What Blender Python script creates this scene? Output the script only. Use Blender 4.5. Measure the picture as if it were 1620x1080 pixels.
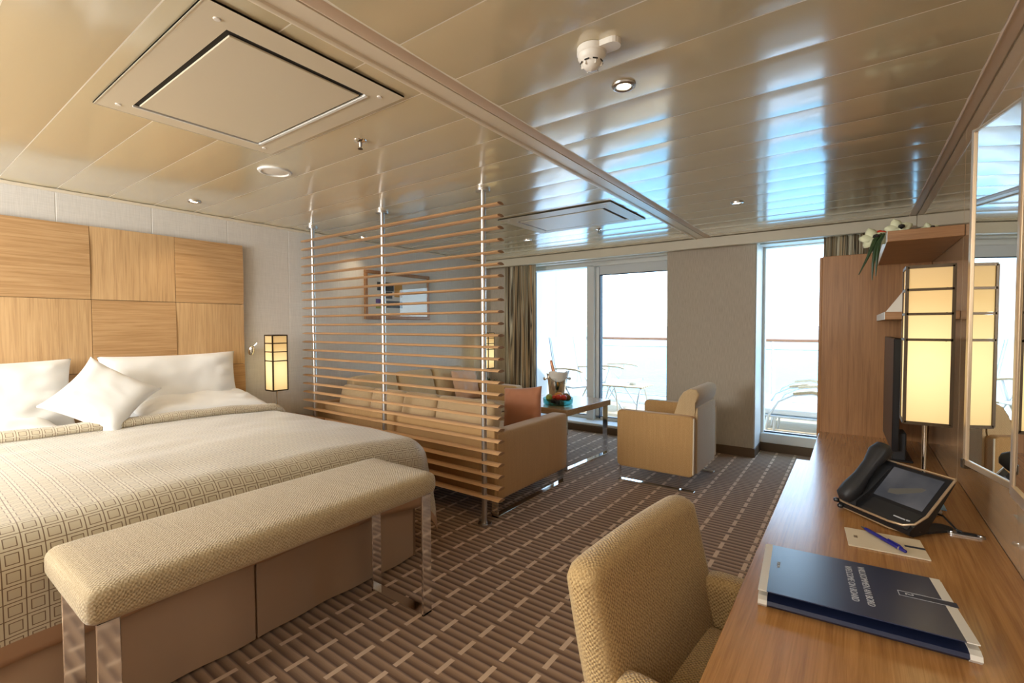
import bpy, bmesh, math, random
from mathutils import Vector, Matrix, noise
random.seed(7)
for o in list(bpy.data.objects): bpy.data.objects.remove(o)
S = bpy.context.scene
COL = S.collection
R = math.radians

# ------------------------------------------------------------------ camera
cam_d = bpy.data.cameras.new('camera'); cam = bpy.data.objects.new('camera', cam_d); COL.objects.link(cam)
cam_d.sensor_width = 36; cam_d.lens = 748.28*36/1620; cam_d.clip_start = .02; cam_d.clip_end = 9000
def cam_matrix(yaw, pitch, roll):
    cy, sy, cp, sp, cr, sr = math.cos(yaw), math.sin(yaw), math.cos(pitch), math.sin(pitch), math.cos(roll), math.sin(roll)
    W = Matrix(((1,0,0),(0,0,-1),(0,1,0)))
    Ry = Matrix(((cy,0,sy),(0,1,0),(-sy,0,cy))); Rx = Matrix(((1,0,0),(0,cp,-sp),(0,sp,cp))); Rz = Matrix(((cr,-sr,0),(sr,cr,0),(0,0,1)))
    M = Rz @ Rx @ Ry @ W
    return Matrix((M[0], -M[1], -M[2])).transposed()
cam.matrix_world = Matrix.Translation((0,0,1.30)) @ cam_matrix(R(35.915), R(1.8846), R(-.1878)).to_4x4()
S.camera = cam

# ------------------------------------------------------------------ light
S.view_settings.view_transform = 'Standard'; S.view_settings.look = 'None'
S.view_settings.gamma = 1; S.view_settings.use_curve_mapping = False
S.view_settings.exposure = 0.0
w = bpy.data.worlds.new('sky'); S.world = w; w.use_nodes = True
nt = w.node_tree; nt.nodes.clear()
wo = nt.nodes.new('ShaderNodeOutputWorld'); wb = nt.nodes.new('ShaderNodeBackground'); wr = nt.nodes.new('ShaderNodeValToRGB')
wt = nt.nodes.new('ShaderNodeTexCoord'); ws = nt.nodes.new('ShaderNodeSeparateXYZ')
nt.links.new(wt.outputs['Generated'], ws.inputs[0]); nt.links.new(ws.outputs[2], wr.inputs[0])
nt.links.new(wr.outputs[0], wb.inputs[0]); nt.links.new(wb.outputs[0], wo.inputs[0])
e = wr.color_ramp.elements
e[0].position = 0.0; e[0].color = (.84,.95,1,1); e[1].position = .55; e[1].color = (.30,.52,.90,1)
m_ = e.new(.07); m_.color = (.62,.82,1,1)
wb.inputs[1].default_value = 6.5
def area_light(name, loc, target, sx, sy, power, color):
    d = bpy.data.lights.new(name, 'AREA'); d.shape = 'RECTANGLE'; d.size = sx; d.size_y = sy; d.energy = power; d.color = color
    o = bpy.data.objects.new(name, d); COL.objects.link(o); o.location = loc
    o.rotation_euler = (Vector(target)-Vector(loc)).to_track_quat('-Z','Y').to_euler(); return o
sun_d = bpy.data.lights.new('sun', 'SUN'); sun_d.energy = 6.0; sun_d.angle = R(.6); sun_d.color = (1,.95,.87)
sun = bpy.data.objects.new('sun', sun_d); COL.objects.link(sun)
sun.rotation_euler = (-Vector((.35,.42,.9))).to_track_quat('-Z','Y').to_euler()
# unseen: the photographer's soft light, and an added fill for the cabin's rear daylight
soft = area_light('soft_light', (-2.9,-1.9,1.55), (-3.3,2.0,.75), 1.6, 1.2, 138, (.97,.99,1))
fill = area_light('fill_light', (-.6,-1.7,1.7), (-1.2,3.0,.8), 1.4, .9, 20, (1,.93,.82))
for l in (soft, fill): l.visible_camera = True

# ------------------------------------------------------------------ helpers
OFF = {}
def tag(o, label=None, cat=None, group=None, kind=None):
    if label: o['label'] = label
    if cat: o['category'] = cat
    if group: o['group'] = group
    if kind: o['kind'] = kind
    return o
def thing(name, loc, label=None, cat=None, group=None, kind=None, rotz=0, local=False):
    o = bpy.data.objects.new(name, None); COL.objects.link(o); o.location = loc; o.rotation_euler = (0,0,rotz)
    o.empty_display_size = .05
    OFF[o.name] = Vector((0,0,0)) if (local or rotz) else Vector(loc)
    return tag(o, label, cat, group, kind)
def finish(name, me, mat, parent=None, smooth=False, angle=None):
    o = bpy.data.objects.new(name, me); COL.objects.link(o)
    if mat: me.materials.append(mat)
    off = OFF[parent.name] if parent else Vector((0,0,0))
    if parent:
        me.transform(Matrix.Translation(-off)); o.parent = parent
    OFF[o.name] = off
    if smooth:
        for p in me.polygons: p.use_smooth = True
        if angle:
            try: me.set_sharp_from_angle(angle=R(angle))
            except Exception: pass
    return o
def obj(name, bm, mat, parent=None, smooth=False, angle=35):
    me = bpy.data.meshes.new(name)
    bmesh.ops.recalc_face_normals(bm, faces=bm.faces[:]); bm.to_mesh(me); bm.free()
    o = finish(name, me, mat, parent, smooth, angle)
    if parent is None:      # origin at the base centre
        vs = [v.co for v in me.vertices]
        c = Vector(((min(v.x for v in vs)+max(v.x for v in vs))/2, (min(v.y for v in vs)+max(v.y for v in vs))/2, min(v.z for v in vs)))
        me.transform(Matrix.Translation(-c)); o.location = c; OFF[o.name] = c
    return o
def struct(name, bm, mat, parent=None, **k):
    o = obj(name, bm, mat, parent, **k)
    if parent is None: o['kind'] = 'structure'
    return o
def box(bm, x0,x1,y0,y1,z0,z1, bev=0, seg=1, M=None):
    r = bmesh.ops.create_cube(bm, size=1)['verts']
    for v in r: v.co = Vector((x0+(v.co.x+.5)*(x1-x0), y0+(v.co.y+.5)*(y1-y0), z0+(v.co.z+.5)*(z1-z0)))
    fs = {f for v in r for f in v.link_faces}
    if bev:
        es = list({e for f in fs for e in f.edges})
        q = bmesh.ops.bevel(bm, geom=es, offset=bev, segments=seg, affect='EDGES', profile=.5)
        r = list({v for v in q['verts']} | {v for v in r if v.is_valid})
    if M is not None:
        for v in {v for v in r if v.is_valid}: v.co = M @ v.co
    return r
def bx(*a, **k):
    bm = bmesh.new(); box(bm, *a, **k); return bm
def tube(bm, pts, r, n=10, cap=True):
    pts = [Vector(p) for p in pts]; rings = []
    rr = r if isinstance(r, (list,tuple)) else [r]*len(pts)
    up = None
    for i, p in enumerate(pts):
        d = (pts[min(i+1,len(pts)-1)] - pts[max(i-1,0)]).normalized()
        if up is None:
            up = Vector((0,0,1)) if abs(d.z) < .9 else Vector((1,0,0))
        a = d.cross(up).normalized(); b = a.cross(d).normalized(); up = b
        rings.append([bm.verts.new(p + rr[i]*(math.cos(t)*a + math.sin(t)*b)) for t in (2*math.pi*k/n for k in range(n))])
    for A, B in zip(rings, rings[1:]):
        for k in range(n): bm.faces.new((A[k], A[(k+1)%n], B[(k+1)%n], B[k]))
    if cap: bm.faces.new(rings[0]); bm.faces.new(rings[-1][::-1])
    return bm
def tb(pts, r, n=10): return tube(bmesh.new(), pts, r, n)
def lathe(bm, prof, c, n=24, flip=1, M=None):
    rings = []
    vs = []
    for (r, z) in prof:
        if r < 1e-6: ring = [bm.verts.new((c[0], c[1], c[2]+z))]
        else: ring = [bm.verts.new((c[0]+r*math.cos(t), c[1]+r*math.sin(t), c[2]+z)) for t in (2*math.pi*k/n for k in range(n))]
        rings.append(ring); vs += ring
    for A, B in zip(rings, rings[1:]):
        for k in range(n):
            q = [A[k%len(A)], A[(k+1)%len(A)], B[(k+1)%len(B)], B[k%len(B)]]
            u = []
            for v in q:
                if v not in u: u.append(v)
            if len(u) > 2: bm.faces.new(u)
    if M is not None:
        for v in vs: v.co = M @ v.co
    return bm
def lt(prof, c, n=24, M=None): return lathe(bmesh.new(), prof, c, n, M=M)
def prism(bm, pts, axis, a, b, bev=0):
    """polygon pts (2D) extruded along axis 'x','y' or 'z' from a to b"""
    def P(u, v, t): return {'x':(t,u,v),'y':(u,t,v),'z':(u,v,t)}[axis]
    A = [bm.verts.new(P(u,v,a)) for u,v in pts]; B = [bm.verts.new(P(u,v,b)) for u,v in pts]
    n = len(pts); fs = [bm.faces.new(A), bm.faces.new(B[::-1])]
    for k in range(n): fs.append(bm.faces.new((A[k], A[(k+1)%n], B[(k+1)%n], B[k])))
    if bev:
        es = list({e for f in fs[:2] for e in f.edges})
        bmesh.ops.bevel(bm, geom=es, offset=bev, segments=3, affect='EDGES', profile=.5)
    return bm
def pr(*a, **k): return prism(bmesh.new(), *a, **k)
def rrect(x0,x1,y0,y1,r,n=4):
    P = []
    for cx,cy,a0 in ((x1-r,y1-r,0),(x0+r,y1-r,90),(x0+r,y0+r,180),(x1-r,y0+r,270)):
        for k in range(n+1):
            t = R(a0+90*k/n); P.append((cx+r*math.cos(t), cy+r*math.sin(t)))
    return P
def soft_box(x0,x1,y0,y1,z0,z1, r=.03, puff=(0,0,0), seg=10, M=None, fs=None):
    """upholstered block: a gridded box with round edges and slightly swollen faces"""
    bm = bmesh.new(); C_ = Vector(((x0+x1)/2,(y0+y1)/2,(z0+z1)/2)); H = Vector(((x1-x0)/2,(y1-y0)/2,(z1-z0)/2))
    bmesh.ops.create_cube(bm, size=2); bmesh.ops.subdivide_edges(bm, edges=bm.edges[:], cuts=seg, use_grid_fill=True)
    for v in bm.verts:
        p = v.co.copy()
        # warp grid lines towards the edges so that the rounding has enough vertices
        q = Vector([math.copysign(1-(1-abs(c))**1.6, c) for c in p])
        w_ = Vector((q.x*H.x, q.y*H.y, q.z*H.z))
        inner = Vector([max(-(H[i]-r), min(H[i]-r, w_[i])) for i in range(3)])
        d = w_ - inner
        if d.length > 1e-9: w_ = inner + d.normalized()*min(r, max(d.length, r)) if max(abs(p.x),abs(p.y),abs(p.z)) > .999 else w_
        f = [(1-q[i]**2) for i in range(3)]
        w_.x += puff[0]*math.copysign(1,q.x)*f[1]*f[2]*(abs(p.x)>.99)
        w_.y += puff[1]*math.copysign(1,q.y)*f[0]*f[2]*(abs(p.y)>.99)
        w_.z += puff[2]*math.copysign(1,q.z)*f[0]*f[1]*(abs(p.z)>.99)
        v.co = C_ + w_
        if M is not None: v.co = M @ v.co
    return bm
def pillow_mesh(L, W, T, M, n=26, seed=0, pinch=.06, wr=.006):
    bm = bmesh.new(); top = {}; bot = {}
    for i in range(n+1):
        for j in range(n+1):
            u = -1+2*i/n; v = -1+2*j/n
            u = math.copysign(1-(1-abs(u))**1.25, u); v = math.copysign(1-(1-abs(v))**1.25, v)
            x = L/2*u*(1-pinch*(1-v*v)*(abs(u)**3)); y = W/2*v*(1-pinch*(1-u*u)*(abs(v)**3))
            h = T/2*(max(0,(1-u**4))*max(0,(1-v**4)))**.62
            k = noise.noise(Vector((u*2.2+seed, v*2.2, seed*1.7)))*wr*2 + noise.noise(Vector((u*6+seed, v*3, seed)))*wr
            k += wr*1.3*math.exp(-((abs(u)-.8)**2)*30)*math.sin(v*14+seed)
            e_ = (1-u**6)*(1-v**6)
            a = bm.verts.new(M @ Vector((x, y, h+k*e_)))
            top[i,j] = a
            bot[i,j] = a if (i in (0,n) or j in (0,n)) else bm.verts.new(M @ Vector((x, y, -h+k*e_*.5)))
    for i in range(n):
        for j in range(n):
            bm.faces.new((top[i,j],top[i+1,j],top[i+1,j+1],top[i,j+1]))
            q = (bot[i,j],bot[i,j+1],bot[i+1,j+1],bot[i+1,j])
            try: bm.faces.new(q)
            except Exception: pass
    return bm
def copy_tree(o, parent=None):
    c = o.copy(); COL.objects.link(c)
    if parent: c.parent = parent; c.matrix_parent_inverse = o.matrix_parent_inverse.copy()
    OFF[c.name] = OFF.get(o.name, Vector((0,0,0)))
    for ch in [x for x in bpy.data.objects if x.parent == o]: copy_tree(ch, c)
    return c

# ------------------------------------------------------------------ materials
def mat(name, col, rough=.5, metal=0, spec=.5, coat=0, coat_r=.05, emis=None, es=0, sheen=0, alpha=None, trans=0, ior=1.45):
    m = bpy.data.materials.new(name); m.use_nodes = True
    b = m.node_tree.nodes['Principled BSDF']; I = b.inputs
    I['Base Color'].default_value = (*col, 1); I['Roughness'].default_value = rough; I['Metallic'].default_value = metal
    I['Specular IOR Level'].default_value = spec; I['Coat Weight'].default_value = coat; I['Coat Roughness'].default_value = coat_r
    I['Coat IOR'].default_value = 1.5; I['Sheen Weight'].default_value = sheen; I['Transmission Weight'].default_value = trans; I['IOR'].default_value = ior
    if emis: I['Emission Color'].default_value = (*emis, 1); I['Emission Strength'].default_value = es
    return m
def N(m, t, **k):
    n = m.node_tree.nodes.new(t)
    for a, v in k.items(): setattr(n, a, v)
    return n
def L_(m, a, b): m.node_tree.links.new(a, b)
def B_(m): return m.node_tree.nodes['Principled BSDF']
def math_(m, op, a, b=None, c=None):
    n = N(m, 'ShaderNodeMath', operation=op)
    for i, v in enumerate((a, b, c)):
        if v is None: continue
        if isinstance(v, (int, float)): n.inputs[i].default_value = v
        else: L_(m, v, n.inputs[i])
    return n.outputs[0]
def ramp(m, fac, stops):
    r = N(m, 'ShaderNodeValToRGB'); L_(m, fac, r.inputs[0]); e = r.color_ramp.elements
    while len(e) < len(stops): e.new(.5)
    for q, (p, c) in zip(e, stops): q.position = p; q.color = (*c, 1)
    return r.outputs[0]
def coords(m, kind='Object', scale=(1,1,1), rot=(0,0,0)):
    t = N(m, 'ShaderNodeTexCoord'); mp = N(m, 'ShaderNodeMapping'); L_(m, t.outputs[kind], mp.inputs[0])
    mp.inputs['Scale'].default_value = scale; mp.inputs['Rotation'].default_value = rot
    return mp.outputs[0]
def noise_(m, vec, scale=5, detail=4, rough=.5, dist=0):
    n = N(m, 'ShaderNodeTexNoise'); L_(m, vec, n.inputs['Vector'])
    n.inputs['Scale'].default_value = scale; n.inputs['Detail'].default_value = detail; n.inputs['Roughness'].default_value = rough
    n.inputs['Distortion'].default_value = dist; return n.outputs[0]
def bump(m, h, s=.3, d=.002):
    b = N(m, 'ShaderNodeBump'); b.inputs['Strength'].default_value = s; b.inputs['Distance'].default_value = d
    L_(m, h, b.inputs['Height']); L_(m, b.outputs[0], B_(m).inputs['Normal'])
def wood(name, c1, c2, grain='x', rough=.4, sc=1.0, coat=.15):
    m = mat(name, c1, rough, coat=coat, coat_r=.18)
    s = {'x':(1.4,42,42),'y':(42,1.4,42),'z':(42,42,1.4)}[grain]
    v = coords(m, scale=tuple(k*sc for k in s))
    a = noise_(m, v, 1.6, 6, .62, .8)
    s2 = {'x':(5,240,240),'y':(240,5,240),'z':(240,240,5)}[grain]
    f = noise_(m, coords(m, scale=s2), 1, 3, .6)
    mix = math_(m, 'ADD', math_(m, 'MULTIPLY', a, .72), math_(m, 'MULTIPLY', f, .28))
    L_(m, ramp(m, mix, [(.34,tuple(q*.85 for q in c2)),(.5,tuple((p+q)/2 for p,q in zip(c1,c2))),(.62,c1)]), B_(m).inputs['Base Color'])
    bump(m, f, .12, .0006); return m
def fabric(name, c1, c2, cell=.0045, streak=None, bmp=.5, rough=.9):
    m = mat(name, c1, rough, spec=.25, sheen=.25)
    co0 = coords(m, scale=(1/cell,)*3); nz_ = N(m, 'ShaderNodeTexNoise'); L_(m, coords(m), nz_.inputs['Vector']); nz_.inputs['Scale'].default_value = 90; nz_.inputs['Detail'].default_value = 1
    vm = N(m, 'ShaderNodeVectorMath', operation='MULTIPLY_ADD'); L_(m, nz_.outputs['Color'], vm.inputs[0]); vm.inputs[1].default_value = (1.6,1.6,1.6); L_(m, co0, vm.inputs[2]); co = vm.outputs[0]
    sep = N(m, 'ShaderNodeSeparateXYZ'); L_(m, co, sep.inputs[0])
    sn = [math_(m, 'SINE', math_(m, 'MULTIPLY', sep.outputs[i], math.pi)) for i in range(3)]
    ns_ = N(m, 'ShaderNodeSeparateXYZ'); tc_ = N(m, 'ShaderNodeTexCoord'); L_(m, tc_.outputs['Normal'], ns_.inputs[0])
    w3 = [math_(m, 'POWER', math_(m, 'ABSOLUTE', ns_.outputs[i]), 4.0) for i in range(3)]
    # woven look on any face: product of the two in-plane waves, shifted by the third
    T3 = [math_(m, 'MULTIPLY', w3[c], math_(m, 'MULTIPLY', sn[a], sn[b])) for a,b,c in ((0,1,2),(1,2,0),(0,2,1))]
    p = math_(m, 'ADD', T3[0], math_(m, 'ADD', T3[1], T3[2]))
    h = math_(m, 'MULTIPLY_ADD', p, .45, .5)
    n1 = noise_(m, coords(m, scale=(1,1,1)), 420*.0045/cell, 2, .6)
    k = math_(m, 'ADD', math_(m, 'MULTIPLY', h, .45), math_(m, 'MULTIPLY', n1, .55))
    if streak:
        k = math_(m, 'ADD', math_(m, 'MULTIPLY', k, .75), math_(m, 'MULTIPLY', noise_(m, coords(m, scale=streak), 1, 3, .6), .25))
    L_(m, ramp(m, k, [(.30,c2),(.66,c1)]), B_(m).inputs['Base Color'])
    bump(m, h, bmp, cell*.35); return m
M = {}
M['ceiling'] = mat('ceiling_lacquer', (.62,.54,.35), .24, spec=.6, coat=1, coat_r=.12); B_(M['ceiling']).inputs['Coat IOR'].default_value = 2.0
L_(M['ceiling'], math_(M['ceiling'], 'MULTIPLY_ADD', noise_(M['ceiling'], coords(M['ceiling']), 1.3, 2), .06, .22), B_(M['ceiling']).inputs['Roughness'])
M['seam'] = mat('seam_light', (.82,.78,.66), .35)
M['plate'] = mat('plate_lacquer', (.66,.58,.43), .35, spec=.5)
M['dark'] = mat('dark_recess', (.02,.017,.014), .7)
M['beam'] = mat('beam_lacquer', (.74,.65,.50), .30, spec=.5)
M['beam_rose'] = mat('beam_edge_lacquer', (.68,.54,.41), .35, spec=.5)
M['trim'] = mat('trim_paint', (.66,.60,.46), .4)
M['wall'] = mat('wall_textile', (.56,.53,.47), .7, spec=.3)
_v = noise_(M['wall'], coords(M['wall'], scale=(260,260,9)), 1, 3, .6)
_v2 = noise_(M['wall'], coords(M['wall'], scale=(9,9,300)), 1, 2, .6)
_s = math_(M['wall'], 'MULTIPLY_ADD', _v, .6, math_(M['wall'], 'MULTIPLY', _v2, .4))
L_(M['wall'], ramp(M['wall'], _s, [(.35,(.62,.585,.525)),(.65,(.74,.70,.635))]), B_(M['wall']).inputs['Base Color'])
M['wall_line'] = mat('wall_joint', (.74,.72,.66), .5)
M['column'] = mat('column_textile', (.42,.36,.28), .75, spec=.3)
_v = noise_(M['column'], coords(M['column'], scale=(240,240,12)), 1, 3, .6)
L_(M['column'], ramp(M['column'], _v, [(.35,(.45,.385,.30)),(.65,(.56,.485,.385))]), B_(M['column']).inputs['Base Color'])
M['gloss'] = mat('glossy_back_panel', (.50,.36,.22), .09, spec=.6, coat=.7, coat_r=.03)
M['base'] = mat('baseboard_brown', (.125,.075,.038), .55)
M['white'] = mat('white_paint', (.80,.80,.76), .4)
M['frame'] = mat('window_frame_paint', (.68,.68,.64), .35)
M['gasket'] = mat('dark_gasket', (.03,.05,.08), .5)
M['blind'] = mat('roller_blind_cloth', (.62,.63,.62), .9)
M['chrome'] = mat('chrome', (.86,.86,.85), .07, metal=1)
M['steel'] = mat('brushed_steel', (.58,.56,.53), .34, metal=1)
M['bronze'] = mat('bronze_metal', (.075,.048,.024), .4, metal=.5)
M['champagne'] = mat('champagne_metal', (.52,.39,.26), .3, metal=.6)
M['mirror'] = mat('mirror_glass', (.88,.90,.88), .0, metal=1)
M['slat'] = wood('slat_wood', (.74,.46,.235), (.58,.33,.155), 'x', .45)
M['slat_end'] = mat('slat_end_grain', (.34,.19,.09), .6)
M['head_h'] = wood('oak_veneer_across', (.58,.365,.18), (.45,.25,.10), 'y', .42)
M['head_v'] = wood('oak_veneer_upright', (.64,.42,.21), (.52,.31,.14), 'z', .42)
M['desk'] = wood('desk_oak', (.53,.265,.088), (.37,.17,.052), 'y', .27, coat=.5)
M['cab'] = wood('cabinet_oak', (.40,.19,.066), (.29,.13,.042), 'z', .4)
M['cab_x'] = wood('shelf_oak', (.40,.205,.088), (.30,.145,.058), 'x', .4)
M['table'] = wood('table_oak', (.47,.28,.13), (.36,.20,.085), 'x', .22, coat=.5)
M['tweed'] = fabric('tweed_upholstery', (.64,.46,.22), (.22,.125,.048), .0054, bmp=1.1)
M['bench'] = fabric('bench_upholstery', (.58,.47,.305), (.25,.175,.085), .0056, streak=(3,150,150), bmp=1.0)
M['sofa'] = fabric('sofa_upholstery', (.60,.37,.16), (.40,.225,.085), .005, streak=(110,110,4), bmp=.35)
M['sofa_c'] = fabric('cushion_upholstery', (.64,.47,.27), (.46,.31,.15), .005, streak=(110,110,4), bmp=.35)
M['piping'] = mat('cream_piping', (.80,.72,.55), .7)
M['linen'] = mat('white_linen', (.86,.85,.82), .75, spec=.3, sheen=.3)
M['sheet'] = mat('beige_lining', (.62,.47,.32), .6, sheen=.2)
M['skirt'] = mat('bed_skirt_satin', (.40,.265,.165), .55, sheen=.3)
M['hem'] = mat('hem_satin', (.40,.235,.135), .45)
M['rust'] = mat('rust_cushion', (.48,.20,.10), .8, sheen=.3)
M['peach'] = mat('peach_cushion', (.62,.38,.24), .8, sheen=.3)
M['teak'] = wood('teak_deck', (.62,.45,.27), (.50,.35,.20), 'x', .7, coat=0)
M['teak_rail'] = wood('teak_rail', (.42,.20,.10), (.32,.14,.07), 'x', .5, coat=0)
M['teak_arm'] = wood('teak_armrest', (.55,.42,.26), (.44,.32,.18), 'y', .6, coat=0)
M['mesh'] = mat('white_mesh_cloth', (.80,.82,.82), .8)
M['alu'] = mat('silver_tube', (.62,.66,.70), .35, metal=.7)
M['balcony'] = mat('balcony_white', (.82,.86,.90), .5)
M['plastic'] = mat('white_plastic', (.78,.74,.66), .35)
M['black'] = mat('black_plastic', (.012,.012,.014), .32, spec=.5)
M['soft_black'] = mat('matt_black_plastic', (.02,.02,.022), .5)
M['navy'] = mat('navy_card', (.011,.017,.05), .42, spec=.5)
M['navy_top'] = mat('navy_cover', (.022,.032,.075), .30, spec=.6)
M['paper'] = mat('cream_paper', (.72,.62,.46), .7)
M['white_paper'] = mat('white_card', (.76,.72,.64), .6)
M['pen'] = mat('blue_pen_plastic', (.02,.02,.22), .25)
M['ink'] = mat('silver_ink', (.55,.57,.60), .5)
M['lens'] = mat('lit_lamp_lens', (1,1,1), .4, emis=(1,.86,.62), es=9)
M['leaf'] = mat('dark_leaf', (.03,.06,.02), .4)
M['petal'] = mat('cream_petal', (.72,.74,.50), .6)
M['orange'] = mat('orange_fruit', (.62,.24,.02), .45); M['green_f'] = mat('green_fruit', (.28,.33,.04), .4)
M['red_f'] = mat('red_fruit', (.60,.05,.02), .3); M['brown_f'] = mat('kiwi_brown', (.20,.10,.03), .8); M['plum'] = mat('plum_fruit', (.10,.02,.03), .3)
M['copper'] = mat('champagne_foil', (.55,.24,.12), .3, metal=.7)
M['bottle'] = mat('bottle_glass', (.02,.05,.02), .1)
M['bucket'] = mat('polished_bucket', (.80,.70,.58), .12, metal=1)
def glass(name, tint=(1,1,1), ior=1.45, rough=0):
    m = bpy.data.materials.new(name); m.use_nodes = True; n = m.node_tree.nodes; n.clear()
    o = n.new('ShaderNodeOutputMaterial'); mx = n.new('ShaderNodeMixShader'); t = n.new('ShaderNodeBsdfTransparent'); g = n.new('ShaderNodeBsdfGlossy'); f = n.new('ShaderNodeFresnel')
    t.inputs[0].default_value = (*tint,1); g.inputs['Roughness'].default_value = rough; f.inputs[0].default_value = ior
    l = m.node_tree.links; ge = n.new('ShaderNodeNewGeometry'); mu = n.new('ShaderNodeMath'); mu.operation = 'MULTIPLY'; iv = n.new('ShaderNodeMath'); iv.operation = 'SUBTRACT'; iv.inputs[0].default_value = 1
    l.new(ge.outputs['Backfacing'], iv.inputs[1]); l.new(f.outputs[0], mu.inputs[0]); l.new(iv.outputs[0], mu.inputs[1]); l.new(mu.outputs[0], mx.inputs[0]); l.new(t.outputs[0], mx.inputs[1]); l.new(g.outputs[0], mx.inputs[2]); l.new(mx.outputs[0], o.inputs[0])
    return m
M['glass'] = glass('window_glass', (.97,.99,.99)); M['rail_glass'] = glass('rail_glass', (.93,.98,.98)); M['bowl'] = glass('teal_bowl_glass', (.45,.72,.72), 1.5)
M['clear'] = glass('clear_glass', (.95,.95,.95), 1.5); M['pic_glass'] = glass('picture_glass', (.98,.98,.98), 1.7)
# sea
M['sea'] = mat('sea_water', (.14,.36,.42), .35, spec=.25)
bump(M['sea'], noise_(M['sea'], coords(M['sea']), .35, 5), .5, .5)
# carpet: ribs across, short light bars staggered from column to column
def carpet():
    m = mat('woven_carpet', (.3,.2,.12), .95, spec=.15, sheen=.25)
    t = N(m, 'ShaderNodeTexCoord'); s = N(m, 'ShaderNodeSeparateXYZ'); L_(m, t.outputs['Object'], s.inputs[0])
    X = math_(m, 'ADD', s.outputs[0], 1.921+.158*60); Y = math_(m, 'ADD', s.outputs[1], -2.039+.1290*60)
    u = math_(m, 'DIVIDE', X, .158); ui = math_(m, 'FLOOR', math_(m, 'ADD', u, .5)); uf = math_(m, 'SUBTRACT', u, ui)
    odd = math_(m, 'MODULO', ui, 2.0)
    v = math_(m, 'ADD', math_(m, 'DIVIDE', Y, .129), math_(m, 'MULTIPLY', odd, .5))
    vf = math_(m, 'SUBTRACT', v, math_(m, 'FLOOR', math_(m, 'ADD', v, .5)))
    bar = math_(m, 'MULTIPLY', math_(m, 'LESS_THAN', math_(m, 'ABSOLUTE', uf), .068), math_(m, 'LESS_THAN', math_(m, 'ABSOLUTE', vf), .36))
    rib = math_(m, 'FRACT', math_(m, 'ADD', math_(m, 'DIVIDE', Y, .129/3), 31.62))
    n = noise_(m, coords(m, scale=(7,260,1)), 1, 3, .7); n2 = noise_(m, coords(m), 600, 1, .6)
    # cells fade from dark behind a bar to light before the next one
    base = ramp(m, math_(m, 'ADD', rib, math_(m, 'MULTIPLY_ADD', n, .30, -.15)), [(.0,(.10,.048,.022)),(.22,(.185,.097,.046)),(.55,(.35,.20,.10)),(.82,(.47,.285,.15)),(1,(.14,.07,.033))])
    mx = N(m, 'ShaderNodeMix', data_type='RGBA'); L_(m, bar, mx.inputs[0]); L_(m, base, mx.inputs[6]); mx.inputs[7].default_value = (.72,.50,.32,1)
    mm = N(m, 'ShaderNodeMix', data_type='RGBA', blend_type='MULTIPLY'); mm.inputs[0].default_value = .55
    L_(m, mx.outputs[2], mm.inputs[6]); L_(m, ramp(m, n2, [(.3,(.55,.55,.55)),(.7,(1,1,1))]), mm.inputs[7])
    L_(m, mm.outputs[2], B_(m).inputs['Base Color'])
    h = math_(m, 'MAXIMUM', math_(m, 'SINE', math_(m, 'MULTIPLY', rib, math.pi)), math_(m, 'MULTIPLY', bar, 1.1))
    bump(m, math_(m, 'ADD', h, math_(m, 'MULTIPLY', n2, .3)), .6, .004)
    return m
M['carpet'] = carpet()
def coverlet_mat():
    m = mat('coverlet_brocade', (.6,.5,.35), .42, spec=.4, sheen=.35)
    t = N(m, 'ShaderNodeTexCoord'); s = N(m, 'ShaderNodeSeparateXYZ'); L_(m, t.outputs['UV'], s.inputs[0])
    c = .0485
    f = [math_(m, 'ABSOLUTE', math_(m, 'SUBTRACT', math_(m, 'FRACT', math_(m, 'DIVIDE', s.outputs[i], c)), .5)) for i in (0,1)]
    mxx = math_(m, 'MAXIMUM', f[0], f[1])
    line = math_(m, 'ADD', math_(m, 'GREATER_THAN', mxx, .472), math_(m, 'MULTIPLY', math_(m, 'GREATER_THAN', mxx, .268), math_(m, 'LESS_THAN', mxx, .318)))
    inner = math_(m, 'LESS_THAN', mxx, .268)
    n = noise_(m, coords(m, 'UV', scale=(900,900,1)), 1, 2, .6)
    a = N(m, 'ShaderNodeMix', data_type='RGBA'); L_(m, inner, a.inputs[0]); a.inputs[6].default_value = (.60,.53,.385,1); a.inputs[7].default_value = (.54,.465,.33,1)
    b = N(m, 'ShaderNodeMix', data_type='RGBA'); L_(m, line, b.inputs[0]); L_(m, a.outputs[2], b.inputs[6]); b.inputs[7].default_value = (.17,.105,.06,1)
    L_(m, b.outputs[2], B_(m).inputs['Base Color'])
    bump(m, math_(m, 'SUBTRACT', math_(m, 'MULTIPLY', n, .3), line), .35, .0015)
    return m
M['coverlet'] = coverlet_mat()
def curtain_mat():
    m = mat('striped_curtain_cloth', (.5,.45,.3), .8, sheen=.2)
    t = coords(m, 'UV', scale=(1,1,1)); wv = noise_(m, coords(m, 'UV', scale=(6,1.4,1)), 1.6, 3, .5)
    s = N(m, 'ShaderNodeSeparateXYZ'); L_(m, t, s.inputs[0])
    k = noise_(m, coords(m, 'UV', scale=(30,.35,1)), 1.5, 1, .5, .3)
    col = ramp(m, k, [(.34,(.03,.022,.015)),(.40,(.30,.20,.10)),(.445,(.62,.47,.28)),(.48,(.05,.04,.025)),(.515,(.55,.48,.32)),(.55,(.72,.65,.48)),(.59,(.08,.065,.04)),(.65,(.58,.38,.19))])
    L_(m, col, B_(m).inputs['Base Color']); bump(m, k, .2, .002); return m
M['curtain'] = curtain_mat()
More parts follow.
